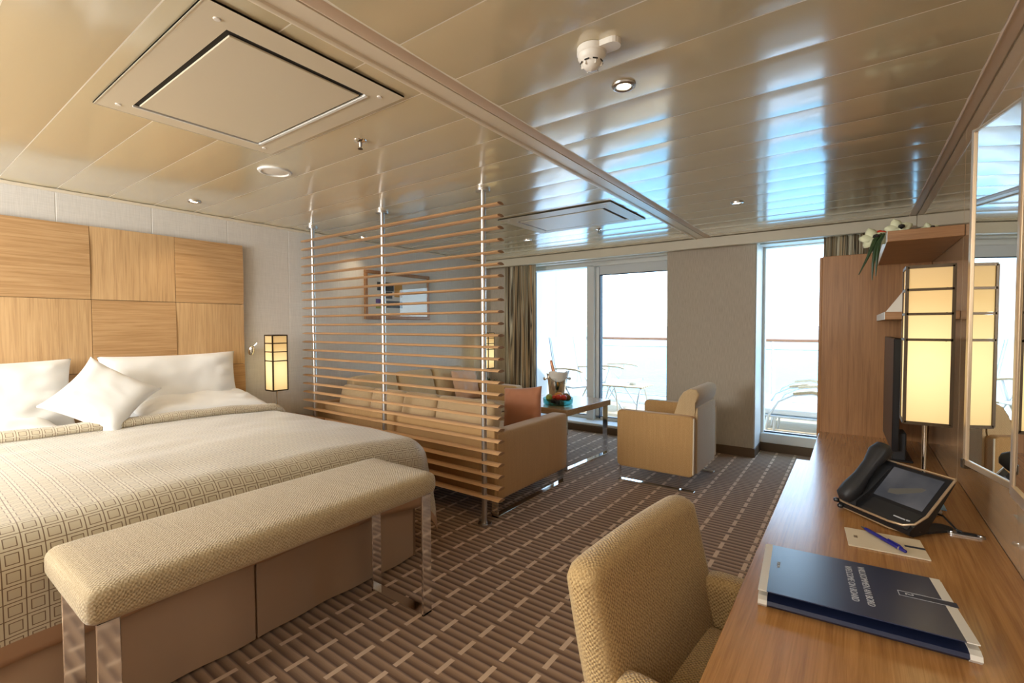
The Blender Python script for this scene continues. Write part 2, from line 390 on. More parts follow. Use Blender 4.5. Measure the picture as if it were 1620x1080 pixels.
def shade_mat():
    m = mat('lit_paper_shade', (.34,.26,.15), .7)
    # the bulb sits low in the shade: the paper glows most around it
    t = N(m, 'ShaderNodeTexCoord'); s = N(m, 'ShaderNodeVectorMath', operation='DISTANCE'); L_(m, t.outputs['Object'], s.inputs[0]); s.inputs[1].default_value = (0,0,.17)
    mp = N(m, 'ShaderNodeMapRange'); L_(m, s.outputs['Value'], mp.inputs[0]); mp.inputs[1].default_value = .06; mp.inputs[2].default_value = .30; mp.inputs[3].default_value = 1; mp.inputs[4].default_value = 0
    col = ramp(m, mp.outputs[0], [(0,(.52,.31,.11)),(.4,(.74,.46,.16)),(1,(1.12,.92,.42))])
    L_(m, col, B_(m).inputs['Emission Color']); B_(m).inputs['Emission Strength'].default_value = .95
    return m
M['shade'] = shade_mat()
def art_mat():
    m = mat('collage_print', (.6,.6,.55), .6); return m

# ------------------------------------------------------------------ room shell
XL, XR, YW, YB, H = -4.10, .388, 5.50, -2.1, 2.175
struct('floor', bx(XL-.1, XR+.1, YB-.1, YW+.08, -.06, 0), M['carpet'])
# ceiling: a carrier with single lacquered panels below it, joints open
ceil = struct('ceiling', bx(XL-.1, XR+.1, YB-.1, YW+.1, H+.0022, H+.08), M['seam'])
def ceiling_panel(x0, x1, y0, y1):
    # a shallow convex board, bevelled at its joints
    g = .0022; y0 += g; y1 -= g; n = 6; pts = []
    for k in range(n+1):
        t = -1+2*k/n; pts.append((y0+(y1-y0)*k/n, H+.0009*t*t - .0003 + (.0016 if k in (0,n) else 0)))
    pts += [(y1, H+.004), (y0, H+.004)]
    o = obj('ceiling_panel', pr(pts, 'x', x0, x1), M['ceiling'], ceil, smooth=True, angle=25); return o
yk = .505 - .2555*10
while yk < YW:
    a, b = max(yk, YB), min(yk+.2555, 5.10)
    if b > a+.02:
        ceiling_panel(XL, -1.318, a, b); ceiling_panel(-1.163, .340, a, b)
    yk += .2555
struct('trim_1', pr([(-1.322,H+.012),(-1.322,H-.004),(-1.317,H-.011),(-1.308,H-.013),(-1.298,H-.010),(-1.293,H-.004),(-1.225,H-.004),(-1.225,H+.012)], 'y', YB, 5.06), M['beam'], smooth=True, angle=30)
struct('trim_2', pr([(-1.219,H+.012),(-1.219,H-.003),(-1.212,H-.006),(-1.18,H-.001),(-1.166,H+.006),(-1.166,H+.012)], 'y', YB, 5.06), M['beam_rose'], smooth=True, angle=30)
struct('trim_3', pr([(.341,H+.012),(.341,H-.003),(.345,H-.005),(.350,H-.001),(.384,H-.001),(.384,H+.012)], 'y', YB, 5.06), M['beam_rose'], smooth=True, angle=30)
# walls
wl = struct('wall_left', bx(XL-.12, XL-.0015, YB-.1, YW+.1, 0, H+.02), M['wall_line'])
y = .7515-.505*6
while y < YW:
    a, b = max(y+.002, YB), min(y+.503, YW)
    if b > a+.03: obj('wall_panel', bx(XL-.01, XL, a, b, .0, H-.012, bev=.002), M['wall'], wl)
    y += .505
struct('trim_4', bx(XL, XL+.012, YB, 4.98, H-.022, H-.002, bev=.003), M['beam'])
wr = struct('wall_right', bx(XR+.01, XR+.12, YB-.1, YW+.1, 0, H+.02), M['dark'])
for a, b in ((YB, .9), (.902, 2.91), (2.913, YW)):
    obj('gloss_panel', bx(XR, XR+.01, a, b, 0, H-.002, bev=.0012), M['gloss'], wr)
struct('wall_back', bx(XL-.1, XR+.1, YB-.12, YB, 0, H+.02), M['wall'])
# window wall
wn = struct('wall_window', bx(XL, -3.86, 5.16, YW+.12, 0, H), M['column'])
obj('header', bx(-3.86, XR, 5.30, YW+.12, 2.10, H+.01), M['white'], wn)
struct('trim_5', bx(XL, XR, 4.98, 5.04, 2.076, H-.004, bev=.003), M['trim'])
struct('trim_6', bx(XL, XR, 5.04, 5.30, H-.03, H-.004), M['trim'])
col = struct('wall_column', bx(-1.645, -.785, 5.12, YW+.12, 0, H-.02, bev=.004), M['column'])
obj('lit_column_side', bx(-.7849, -.778, 5.135, YW+.02, .09, H-.03), M['white'], col)  # white sheet standing for daylight on the column's side face
struct('baseboard_column', bx(-1.652, -.772, 5.105, 5.50, 0, .088, bev=.004), M['base'])
struct('baseboard_window', bx(-.772, XR, 5.455, 5.56, 0, .088, bev=.004), M['base'])
struct('baseboard_door', bx(-3.86, -1.652, 5.22, 5.56, 0, .075, bev=.004), M['base'])
struct('baseboard_left', bx(XL, XL+.012, YB, 5.16, 0, .088, bev=.003), M['base'])
# terrace door
def pane(parent, x0,x1,y,z0,z1):
    return obj('pane', bx(x0,x1,y,y+.008,z0,z1), M['glass'], parent)
d1 = thing('door_1', (-2.75,5.5,0), kind='structure')
obj('threshold', bx(-3.64,-1.645,5.24,5.60,.075,.105, bev=.006), M['white'], d1)
obj('door_jamb', bx(-3.66,-3.615,5.44,5.58,.10,2.10, bev=.004), M['frame'], d1)
obj('head_rail', bx(-3.64,-1.645,5.44,5.60,2.045,2.10, bev=.004), M['frame'], d1)
obj('mullion', bx(-2.765,-2.665,5.44,5.58,.10,2.06, bev=.004), M['frame'], d1)
obj('sash_stile', bx(-2.665,-2.615,5.50,5.58,.12,2.04, bev=.004), M['white'], d1)
obj('gasket', bx(-2.615,-2.600,5.49,5.56,.12,2.04), M['gasket'], d1)
obj('gasket', bx(-3.615,-3.597,5.48,5.56,.12,2.04), M['gasket'], d1)
obj('sash_rail', bx(-3.6,-1.645,5.50,5.58,.105,.145, bev=.004), M['white'], d1)
obj('bottom_gasket', bx(-3.6,-1.645,5.495,5.52,.145,.153), M['gasket'], d1)
obj('roller_blind', bx(-2.60,-1.66,5.47,5.476,1.935,2.06), M['blind'], d1)
obj('blind_bar', bx(-2.60,-1.66,5.464,5.482,1.925,1.937,bev=.003), M['gasket'], d1)
pane(d1,-3.6,-2.765,5.535,.15,2.05); pane(d1,-2.60,-1.645,5.535,.15,2.05)
w1 = thing('window_1', (-.2,5.5,0), kind='structure')
obj('window_sill', bx(-.778,XR,5.46,5.64,.088,.185, bev=.005), M['white'], w1)
obj('window_jamb', bx(-.778,-.752,5.5,5.6,.18,2.10, bev=.003), M['white'], w1)
obj('head_rail', bx(-.778,XR,5.5,5.6,2.09,2.15, bev=.003), M['white'], w1)
obj('gasket', bx(-.752,XR,5.53,5.55,.185,.197), M['gasket'], w1)
pane(w1,-.755,XR,5.54,.19,2.095)

# ------------------------------------------------------------------ outside
struct('balcony_floor', bx(-3.95, 4.5, 5.62, 7.45, -.05, .02), M['teak'])
struct('balcony_curb', bx(-3.95, 4.5, 7.45, 7.62, -.05, .07, bev=.01), M['balcony'])
struct('sun_blocker', bx(-5, 4.5, 5.62, 6.6, 2.36, 2.5), M['balcony'])  # unseen overhang, added to keep direct sun out of the room
dv = struct('balcony_divider', bx(-3.88, -3.84, 5.62, 7.45, .02, 2.36, bev=.004), M['balcony'])
obj('divider_joint', bx(-3.845, -3.834, 6.49, 6.51, .02, 2.34), M['alu'], dv)
rl = thing('balcony_railing', (-.5,7.55,.07), 'white balcony railing with glass panels under a reddish teak handrail', 'railing')
obj('handrail', tb([(-3.84,7.55,1.085),(4.4,7.55,1.085)], .024, 10), M['teak_rail'], rl, smooth=True)
obj('rail_bar', bx(-3.84,4.4,7.535,7.565,.95,.965), M['alu'], rl)
obj('lower_bar', bx(-3.84,4.4,7.535,7.565,.16,.175), M['alu'], rl)
for i, x in enumerate((-3.8,-2.35,-.93,.5,1.9,3.3)):
    obj('post', tb([(x,7.55,.07),(x,7.55,1.07)], .02, 8), M['balcony'], rl, smooth=True)
for a, b in ((-3.76,-2.39),(-2.31,-.97),(-.89,.46),(.54,1.86),(1.94,3.26)):
    obj('glass_panel', bx(a,b,7.546,7.554,.18,.945), M['rail_glass'], rl)
struct('sea', bx(-6000, 6000, 9, 8000, -16.2, -16), M['sea'])

def deck_chair(loc, rot, label):
    t = thing('deck_chair', loc, label, 'chair', 'folding deck chairs on the balcony', rotz=rot, local=True)
    # local: faces +x, width along y
    Wd = .27
    bp = [(-.02,.40),(-.12,.72),(-.20,1.10)]
    sb = bmesh.new()
    prism(sb, [(-.02,.40),(-.12,.72),(-.20,1.10),(-.225,1.10),(-.145,.72),(-.045,.40)], 'y', -Wd+.03, Wd-.03)
    obj('backrest', sb, M['mesh'], t)
    obj('seat', pr([(0,.40),(.25,.385),(.50,.43),(.50,.445),(.25,.405),(0,.42)], 'y', -Wd+.03, Wd-.03), M['mesh'], t)
    for s in (-1, 1):
        y = s*Wd
        obj('side_tube', tb([(-.21,y,1.11),(-.13,y,.72),(-.03,y,.41),(.25,y,.395),(.52,y,.44)], .012, 8), M['alu'], t, smooth=True)
        obj('armrest', pr([(-.10,.655),(.12,.672),(.32,.665),(.42,.64),(.42,.625),(.32,.645),(.12,.65),(-.10,.635)], 'y', y-.022, y+.022), M['teak_arm'], t)
        obj('leg', tb([(.18,y,.64),(.10,y,.40),(-.12,y,.012)], .012, 8), M['alu'], t, smooth=True)
        obj('leg', tb([(.02,y,.50),(.14,y,.36),(.40,y,.012)], .012, 8), M['alu'], t, smooth=True)
    return t
deck_chair((-3.42,6.25,.02), R(-12), 'white mesh deck chair beside the pale divider, seen past the ice bucket')
deck_chair((-3.20,6.98,.02), R(0), 'white mesh deck chair standing behind the small balcony side table')
st = thing('balcony_table', (-2.62,6.38,.02), 'low slatted teak side table on arched silver tube legs', 'table')
for k in range(6): obj('slat', bx(-2.90,-2.30,6.14+k*.08,6.205+k*.08,.448,.466,bev=.003), M['teak_arm'], st)
for x in (-2.84,-2.38):
    obj('arched_leg', tb([(x+.0,6.14,.03),(x,6.2,.27),(x,6.28,.40),(x,6.37,.436),(x,6.47,.40),(x,6.55,.27),(x,6.61,.03)], .013, 8), M['alu'], st, smooth=True)
tag(obj('ashtray', lt([(0,0),(.05,0),(.058,.035),(.05,.035),(.045,.012),(0,.012)], (-2.52,6.40,.466), 16), M['white'], None, smooth=True), 'round white ashtray on the balcony side table', 'ashtray')
def lounger(x, y, label, dz=0):
    t = thing('sun_lounger', (x,y,.02), label, 'lounger', 'loungers on the balcony', rotz=0, local=True)
    obj('cushion', soft_box(-.45,1.0,-.28,.28,.26,.34,.03,(0,0,.01),6), M['mesh'], t, smooth=True)
    obj('bed_frame', bx(-.47,1.0,-.30,.30,.235,.262,bev=.006), M['alu'], t)
    for s in (-1,1):
        pts = [(-.30+.0,s*.31,.02),(-.26,s*.31,.25),(-.16,s*.31,.42),(-.02,s*.31,.50),(.16,s*.31,.53),(.34,s*.31,.50),(.52,s*.31,.42)]
        obj('arm_tube', tb(pts, .014, 8), M['alu'], t, smooth=True)
        obj('armrest', tb([(p[0],p[1],p[2]+.02) for p in pts[3:]], .018, 8), M['teak_arm'], t, smooth=True)
        obj('leg', tb([(-.2,s*.22,.25),(-.22,s*.22,.01)], .011, 8), M['alu'], t, smooth=True)
        obj('leg', tb([(.85,s*.22,.25),(.87,s*.22,.01)], .011, 8), M['alu'], t, smooth=True)
    return t
lounger(-.52, 6.35, 'white cushioned sun lounger with curved teak armrests, nearest the window')
lounger(-.62, 7.02, 'white sun lounger with curved teak armrests, next to the balcony railing')

# ------------------------------------------------------------------ ceiling fittings
def vent(name, xo0,xo1,yo0,yo1, xi0,xi1,yi0,yi1, label):
    t = thing(name, ((xo0+xo1)/2,(yo0+yo1)/2,H), label, 'hatch')
    z = H-.002; b = .006
    fr = bmesh.new()
    for a in ((xo0,xi0,yo0,yo1),(xi1,xo1,yo0,yo1),(xi0,xi1,yo0,yi0),(xi0,xi1,yi1,yo1)): box(fr, *a, z-b, z)
    obj('frame', fr, M['plate'], t)
    rim = bmesh.new(); w_ = .004
    for a in ((xo0,xo0+w_,yo0,yo1),(xo1-w_,xo1,yo0,yo1),(xo0,xo1,yo0,yo0+w_)): box(rim, *a, z-b-.001, z)
    obj('rim', rim, M['trim'], t)
    obj('recess', bx(xi0,xi1,yi0,yi1,z-.002,z-.0005), M['dark'], t)
    obj('hatch_panel', bx(xi0+.022,xi1-.022,yi0+.016,yi1-.022,z-b-.003,z-.003,bev=.002), M['plate'], t)
    lip = bmesh.new()
    for a in ((xi0,xi1,yi1-.012,yi1),(xi0,xi0+.006,yi0,yi1)): box(lip, *a, z-b-.004, z-.002)
    obj('lip', lip, M['white'], t)
    for p in ((xo0+.07,yo0+.06),(xo1-.07,yo0+.06),(xo0+.07,yo1-.06),(xo1-.07,yo1-.06)):
        obj('stud', lt([(0,-.004),(.009,-.003),(.010,0)], (p[0],p[1],z-b), 12), M['plastic'], t, smooth=True)
    return t
vent('ceiling_hatch', -2.405,-1.40,.557,1.240, -2.31,-1.50,.655,1.150, 'large square ceiling hatch with dark slot over the bed')
vent('ceiling_hatch', -2.395,-1.40,3.113,3.80, -2.30,-1.508,3.25,3.715, 'smaller looking far ceiling hatch over the seating area')
def downlight(x, y, label, r=.042, power=5, col=(1,.80,.55)):
    t = thing('downlight', (x,y,H), label, 'light', 'recessed ceiling downlights')
    obj('ring', lt([(r*.58,-.001),(r*.62,-.006),(r*.8,-.0095),(r,-.006),(r*1.03,0),(r*.58,0)], (x,y,H-.001), 28), M['steel'], t, smooth=True)
    obj('bulb', lt([(0,-.002),(r*.5,-.003),(r*.57,0)], (x,y,H-.002), 20), M['lens'], t, smooth=True)
    d = bpy.data.lights.new('downlight_beam', 'SPOT'); d.energy = power; d.color = col; d.spot_size = R(105); d.spot_blend = .8; d.shadow_soft_size = .03
    o = bpy.data.objects.new('downlight_beam', d); COL.objects.link(o); o.parent = t; o.location = (0,0,-.016)
    return t
downlight(-.696,1.66,'bright chrome rimmed downlight next to the smoke detector', power=9)
downlight(-3.74,1.395,'small downlight above the headboard', power=10)
downlight(-.694,3.70,'small downlight between the beam and the wall with the mirror', power=8)
downlight(-3.92,2.93,'small downlight seen above the top slats of the divider screen', power=7)
downlight(-2.705,4.01,'small downlight near the curtain beside the terrace door', power=8)
downlight(-3.74,-.2,'small downlight above the near end of the headboard', power=9)
downlight(-.696,-.6,'downlight behind the desk chair', power=7)
def sprinkler(x, y, label):
    t = thing('sprinkler', (x,y,H), label, 'sprinkler', 'ceiling sprinklers')
    obj('escutcheon', lt([(0,-.012),(.012,-.012),(.028,-.004),(.03,0)], (x,y,H), 20), M['chrome'], t, smooth=True)
    b = bmesh.new(); lathe(b, [(0,-.012),(.007,-.012),(.006,-.035),(0,-.035)], (x,y,H), 10); obj('nozzle', b, M['chrome'], t, smooth=True)
    b = bmesh.new(); tube(b, [(x-.011,y,H-.012),(x-.010,y,H-.028),(x,y,H-.040)], .0022, 6); tube(b, [(x+.011,y,H-.012),(x+.010,y,H-.028),(x,y,H-.040)], .0022, 6); obj('yoke', b, M['bronze'], t, smooth=True)
    obj('deflector', lt([(0,-.042),(.012,-.041),(.012,-.039),(0,-.039)], (x,y,H), 12), M['bronze'], t, smooth=True)
sprinkler(-1.90,1.41,'chrome sprinkler head below the near ceiling hatch')
sprinkler(-1.889,3.96,'chrome sprinkler head by the far ceiling hatch')
sp = thing('ceiling_speaker', (-2.66,1.40,H), 'round white speaker cover in the ceiling over the bed', 'speaker')
obj('ring', lt([(.068,-.002),(.072,-.010),(.084,-.008),(.088,0),(.068,0)], (-2.66,1.40,H), 36), M['white'], sp, smooth=True)
obj('grille', lt([(0,-.006),(.06,-.005),(.07,-.002),(.07,0)], (-2.66,1.40,H), 36), M['plastic'], sp, smooth=True)
sd = thing('smoke_detector', (-.685,1.385,H), 'white domed smoke detector with a side bracket', 'detector')
cx, cy = -.687, 1.383; k_ = .80
obj('bracket', pr(rrect(cx-.01,-.592,cy-.026,cy+.026,.025), 'z', H-.018, H), M['plastic'], sd)
obj('base_ring', lt([(p*k_,q*k_) for p,q in ((0,-.028),(.055,-.028),(.058,-.024),(.058,-.002),(.052,0))], (cx,cy,H), 36), M['plastic'], sd, smooth=True, angle=30)
obj('dome', lt([(p*k_,q*k_) for p,q in ((0,-.088),(.012,-.087),(.026,-.080),(.036,-.068),(.040,-.056),(.046,-.050),(.054,-.040),(.054,-.028),(0,-.028))], (cx,cy,H), 36), M['plastic'], sd, smooth=True, angle=40)
for a in range(0,360,45):
    Mx = Matrix.Translation((cx,cy,H)) @ Matrix.Rotation(R(a),4,'Z')
    obj('slot', bx(.0335,.0352,-.008,.008,-.050,-.046,M=Mx), M['dark'], sd)
for a in range(20,380,60):
    Mx = Matrix.Translation((cx,cy,H)) @ Matrix.Rotation(R(a),4,'Z')
    obj('rib', bx(.026,.0335,-.0012,.0012,-.060,-.040,M=Mx), M['plastic'], sd)

# ------------------------------------------------------------------ headboard, reading lamp, picture
hb = thing('headboard', (-4.09,.66,0), 'wall mounted headboard of square oak veneer panels in alternating grain', 'headboard')
ys = [-.534,-.056,.422,.90,1.378,1.858]; zs = [.52,1.0,1.482,1.962]
obj('backing', bx(-4.099,-4.075,-.534,1.85,.52,1.955), M['dark'], hb)
for i in range(5):
    for j in range(3):
        v = (i+j) % 2 == 1
        b = bmesh.new(); y0, y1, z0, z1 = ys[i]+.0015, ys[i+1]-.0015, zs[j]+.0015, zs[j+1]-.0015
        # each square bows very slightly so its edges stand unevenly
        n = 6; g = {}
        for a in range(n+1):
            for c in range(n+1):
                u, w_ = -1+2*a/n, -1+2*c/n
                g[a,c] = b.verts.new((-4.056 + (.007*(1-u*u) if v else .007*(1-w_*w_)) - .004, y0+(y1-y0)*a/n, z0+(z1-z0)*c/n))
        fs = [b.faces.new((g[a,c],g[a+1,c],g[a+1,c+1],g[a,c+1])) for a in range(n) for c in range(n)]
        r_ = bmesh.ops.extrude_face_region(b, geom=fs)
        for q in r_['geom']:
            if isinstance(q, bmesh.types.BMVert): q.co.x = -4.076
        o = obj('panel', b, M['head_v'] if v else M['head_h'], hb, smooth=True, angle=30)
rlp = thing('reading_lamp', (-4.10,1.90,1.10), 'small chrome swivel reading lamp on the wall beside the headboard', 'lamp')
obj('wall_mount', lt([(0,0),(.022,0),(.022,.012),(0,.012)], (0,0,0), 18, M=Matrix.Translation((-4.10,1.925,1.105)) @ Matrix.Rotation(R(90),4,'Y')), M['chrome'], rlp, smooth=True, angle=40)
obj('lamp_head', lt([(0,0),(.020,.002),(.026,.02),(.026,.055),(.018,.075),(.010,.082),(0,.084)], (0,0,0), 20, M=Matrix.Translation((-4.045,1.90,1.07)) @ Matrix.Rotation(R(18),4,'Y')), M['chrome'], rlp, smooth=True, angle=50)
obj('stem', tb([(-4.09,1.925,1.105),(-4.06,1.918,1.12),(-4.03,1.945,1.165)], .005, 8), M['chrome'], rlp, smooth=True)

pic = thing('framed_picture', (-4.10,3.52,1.38), 'wide framed collage picture on the wall behind the slatted screen', 'picture')
y0,y1,z0,z1 = 3.06,3.97,1.375,1.885; fw=.035
for a in ((y0,y1,z1-fw,z1),(y0,y1,z0,z0+fw),(y0,y0+fw,z0+fw,z1-fw),(y1-fw,y1,z0+fw,z1-fw)):
    obj('frame_bar', bx(-4.099,-4.072,*a,bev=.004), M['steel'] if False else M['cab'], pic)
obj('mat_board', bx(-4.098,-4.086,y0+fw,y1-fw,z0+fw,z1-fw), M['white_paper'], pic)
def flat(name, col, a, b, c, d): 
    m = mat(name+'_print', col, .6); return obj(name, bx(-4.0859,-4.0845,a,b,c,d), m, pic)
flat('dark_shape', (.03,.03,.035), 3.22,3.44,1.68,1.77); flat('dark_wedge', (.06,.07,.08), 3.26,3.42,1.60,1.675)
flat('orange_shape', (.62,.30,.03), 3.45,3.56,1.62,1.76); flat('violet_shape', (.14,.08,.28), 3.20,3.30,1.545,1.59)
flat('green_shape', (.33,.36,.06), 3.20,3.31,1.49,1.53); flat('slate_shape', (.07,.08,.10), 3.34,3.56,1.50,1.575)
obj('picture_glass', bx(-4.080,-4.077,y0+fw,y1-fw,z0+fw,z1-fw), M['pic_glass'], pic)

# ------------------------------------------------------------------ bed
bed = thing('bed', (-3.0,.78,0), 'wide double bed with a plain tan valance, standing against the oak headboard', 'bed')
obj('bed_base', bx(-4.05,-2.01,-.26,1.80,.05,.36), M['skirt'], bed)
obj('mattress', soft_box(-4.05,-2.03,-.28,1.83,.36,.655,.05,(0,0,.015),10), M['linen'], bed, smooth=True)
# valance: flat pieces with a closed pleat, one piece each side of it
def valance_pieces():
    segs = [(-.26,.925),(.935,1.795)]
    for a, b in segs:
        n = 24; bm = bmesh.new(); F=[];K=[]
        for k in range(n+1):
            y = a+(b-a)*k/n
            wv = .006*math.sin(y*9)+.004*math.sin(y*23+1)
            F.append([bm.verts.new((-1.985+wv*q, y, z)) for q,z in ((.2,.40),(.7,.2),(1,.012))]); K.append([bm.verts.new((-1.993+wv*q, y, z)) for q,z in ((.2,.40),(.7,.2),(1,.012))])
        for k in range(n):
            for j in range(2):
                bm.faces.new((F[k][j],F[k+1][j],F[k+1][j+1],F[k][j+1])); bm.faces.new((K[k][j],K[k][j+1],K[k+1][j+1],K[k+1][j]))
        for e_ in (0,n):
            for j in range(2): bm.faces.new((F[e_][j],F[e_][j+1],K[e_][j+1],K[e_][j]))
        obj('valance', bm, M['skirt'], bed, smooth=True)
    obj('pleat', bx(-2.005,-1.998,.90,.96,.012,.38), M['skirt'], bed)
    n = 30; bm = bmesh.new(); F=[]
    for k in range(n+1):
        x = -4.0+(2.013)*k/n; wv = .006*math.sin(x*9)
        F.append([bm.verts.new((x, 1.80+wv+q, z)) for q,z in ((0,.40),(.004,.012),(-.006,.012),(-.008,.40))])
    for k in range(n):
        for j in range(4): bm.faces.new((F[k][j],F[k+1][j],F[k+1][(j+1)%4],F[k][(j+1)%4]))
    obj('valance', bm, M['skirt'], bed, smooth=True)
valance_pieces()
# coverlet: a cloth sheet laid over the bed, with arc-length coordinates as UV
YC = .78
def top_z(x, y):
    v = (y-YC)/1.06; d = (.060-.030*min(1,max(0,(-2.5-x)/1.0)))*max(0,1-abs(v)**3.2)
    hx = (x+1.95); d2 = .022*min(1,max(0,-hx/.5))
    z = .662 + d + d2 - .022
    z += .010*noise.noise(Vector((x*2.1,y*2.3,.3))) + .005*noise.noise(Vector((x*6,y*5,2)))
    return z
def edge(d, r):
    if d <= 0: return 0, 0
    if d < math.pi/2*r: return r*math.sin(d/r), r*(1-math.cos(d/r))
    q = d-math.pi/2*r; return r+.035*q, r+q*.999
def coverlet():
    X0, XE, YE, YS = -3.56, -2.10, 1.80, -.35
    r = .13; over_x = .44; over_y = .47
    na, nb = 96, 120
    bm = bmesh.new(); uv = bm.loops.layers.uv.new('UVMap'); G = {}; U = {}
    Ls = (XE-X0)+over_x; Lt = (YE-YS)+over_y
    for i in range(na+1):
        for j in range(nb+1):
            s = Ls*i/na; t = Lt*j/nb
            x0_ = min(s, XE-X0)+X0; y0_ = min(t, YE-YS)+YS
            dx = max(0, s-(XE-X0)); dy = max(0, t-(YE-YS))
            # start line is curved like the folded edge
            bend = -.30*max(0,(.9-(y0_))/1.3)**1.3 if s < .8 else 0
            x0_ += bend*(1-min(1,s/.8))
            d = math.hypot(dx, dy)
            h, dr = edge(d, r)
            if d > 0: ux, uy = dx/d, dy/d
            else: ux = uy = 0
            c = 4*(ux*uy)**2 if d > 0 else 0      # 1 on the corner diagonal
            h += c*.10*max(0,d-.1)
            dr *= (1-.02*c)
            fold = .012*math.sin(t*15+1)*min(1,dr*2)*(dx>0) + .014*math.sin(s*13)*min(1,dr*2)*(dy>0)
            ang = math.atan2(uy,ux) if d>0 else 0
            fold += c*.022*math.sin(ang*8)*min(1,dr*2)
            z = top_z(x0_, y0_) - dr
            z = max(z, .045)
            G[i,j] = bm.verts.new((x0_+ux*(h+fold), y0_+uy*(h+fold), z)); U[i,j] = (s+.02, t+.013)
    for i in range(na):
        for j in range(nb):
            f = bm.faces.new((G[i,j],G[i+1,j],G[i+1,j+1],G[i,j+1]))
            for l, k in zip(f.loops, ((i,j),(i+1,j),(i+1,j+1),(i,j+1))): l[uv].uv = U[k]
            f.smooth = True
            if (i+.5)/na*Ls > Ls-.055 or (j+.5)/nb*Lt > Lt-.055: f.material_index = 1
    me = bpy.data.meshes.new('coverlet'); bm.to_mesh(me); bm.free()
    o = finish('coverlet', me, M['coverlet'], cov, smooth=True); me.materials.append(M['hem'])
    md = o.modifiers.new('thickness', 'SOLIDIFY'); md.thickness = .008; md.offset = 1
    o.name = 'spread'; return o
cov = thing('coverlet', (-2.6,.8,.65), 'champagne brocade coverlet with small brown squares spread over the bed', 'coverlet')
coverlet()
# rolled fold at its upper edge
def roll():
    bm = bmesh.new(); uv = bm.loops.layers.uv.new('UVMap'); n = 70; m_ = 12; rings = []
    for k in range(n+1):
        y = -.35 + (2.30)*k/n; t = k/n
        bend = -.30*max(0,(.9-y)/1.3)**1.3
        x = -3.56+bend
        yy = min(y, 1.83); h, dr = edge(max(0,y-1.80), .13)
        if y > 1.80: yy = 1.80+h
        z = top_z(x, min(yy,1.8)) - dr + .020
        ring = []
        for q in range(m_):
            a = 2*math.pi*q/m_
            ring.append(bm.verts.new((x+.060*math.cos(a)-.02, yy, z+.008+(.033+.003*math.sin(y*17))*math.sin(a))))
        rings.append(ring)
    for k in range(n):
        for q in range(m_):
            f = bm.faces.new((rings[k][q],rings[k][(q+1)%m_],rings[k+1][(q+1)%m_],rings[k+1][q])); f.smooth = True
            for l, (kk, qq) in zip(f.loops, ((k,q),(k,q+1),(k+1,q+1),(k+1,q))): l[uv].uv = (qq/m_*.27, kk/n*2.3)
    me = bpy.data.meshes.new('rolled_fold'); bm.to_mesh(me); bm.free()
    finish('rolled_fold', me, M['coverlet'], cov)
roll()
# lining showing behind the fold
bm = bmesh.new(); n = 40; A = []
for k in range(n+1):
    y = -.35+2.12*k/n; bend = -.30*max(0,(.9-y)/1.3)**1.3; x = -3.60+bend; z = top_z(x,y)
    A.append([bm.verts.new(p) for p in ((x+.03,y,z+.008),(x-.10-.05*max(0,.9-y),y,z+.016+.003*math.sin(y*30)),(x-.13-.05*max(0,.9-y),y,z-.0),(x+.03,y,z-.004))])
for k in range(n):
    for j in range(4): bm.faces.new((A[k][j],A[k+1][j],A[k+1][(j+1)%4],A[k][(j+1)%4]))
obj('lining', bm, M['sheet'], cov, smooth=True)

def rotm(loc, rx=0, ry=0, rz=0): return Matrix.Translation(loc) @ Matrix.Rotation(R(rz),4,'Z') @ Matrix.Rotation(R(ry),4,'Y') @ Matrix.Rotation(R(rx),4,'X')
def pil(name, L, W, T, Mx, label, seed, n=30, m='linen', pinch=.06, wr=.009, grp='white pillows on the bed'):
    o = obj(name, pillow_mesh(L,W,T,Matrix.Identity(4),n,seed,pinch,wr), M[m], None, smooth=True, angle=None)
    o.data.transform(Matrix.Translation(o.location)); o.matrix_world = Mx; return tag(o, label, 'pillow' if name=='pillow' else 'cushion', grp)
# local x = width (world y), local y = height
pil('pillow', .84,.46,.17, rotm((-3.94,1.325,.885), 76, 0, 90), 'large white pillow standing upright against the headboard near the reading lamp', 3)
pil('pillow', .84,.46,.17, rotm((-3.94,.36,.880), 76, 0, 90), 'large white pillow standing upright against the headboard at its near end', 9)
pil('pillow', .80,.42,.15, rotm((-3.815,1.42,.745), 10, 0, 90), 'white pillow lying flat below the upright one near the reading lamp', 14)
pil('pillow', .80,.46,.13, rotm((-3.90,.28,.735), 6, 0, 90), 'white pillow lying flat, partly under the small square cushion', 21)
pil('cushion', .42,.42,.13, rotm((-3.67,.855,.880), 54, 0, 86) @ Matrix.Rotation(R(50),4,'Z'), 'small square white cushion propped on its corner in front of the pillows', 5, wr=.0025, pinch=.15, grp='loose cushions')

# ------------------------------------------------------------------ bench
bn = thing('bench', (-1.72,.9,0), 'upholstered beige bench on polished metal legs at the foot of the bed', 'bench')
obj('seat', soft_box(-1.950,-1.50,.300,1.505,.552,.650,.035,(0,0,.010),14), M['bench'], bn, smooth=True)
for ya, yb in ((.330,.380),(1.445,1.497)):
    fr = bmesh.new(); t_ = .012
    box(fr,-1.552,-1.540,ya,yb,.0,.556,bev=.002); box(fr,-1.905,-1.893,ya,yb,.0,.556,bev=.002); box(fr,-1.905,-1.540,ya,yb,.0,.012,bev=.002); box(fr,-1.905,-1.540,ya,yb,.545,.556)
    obj('leg', fr, M['chrome'], bn)

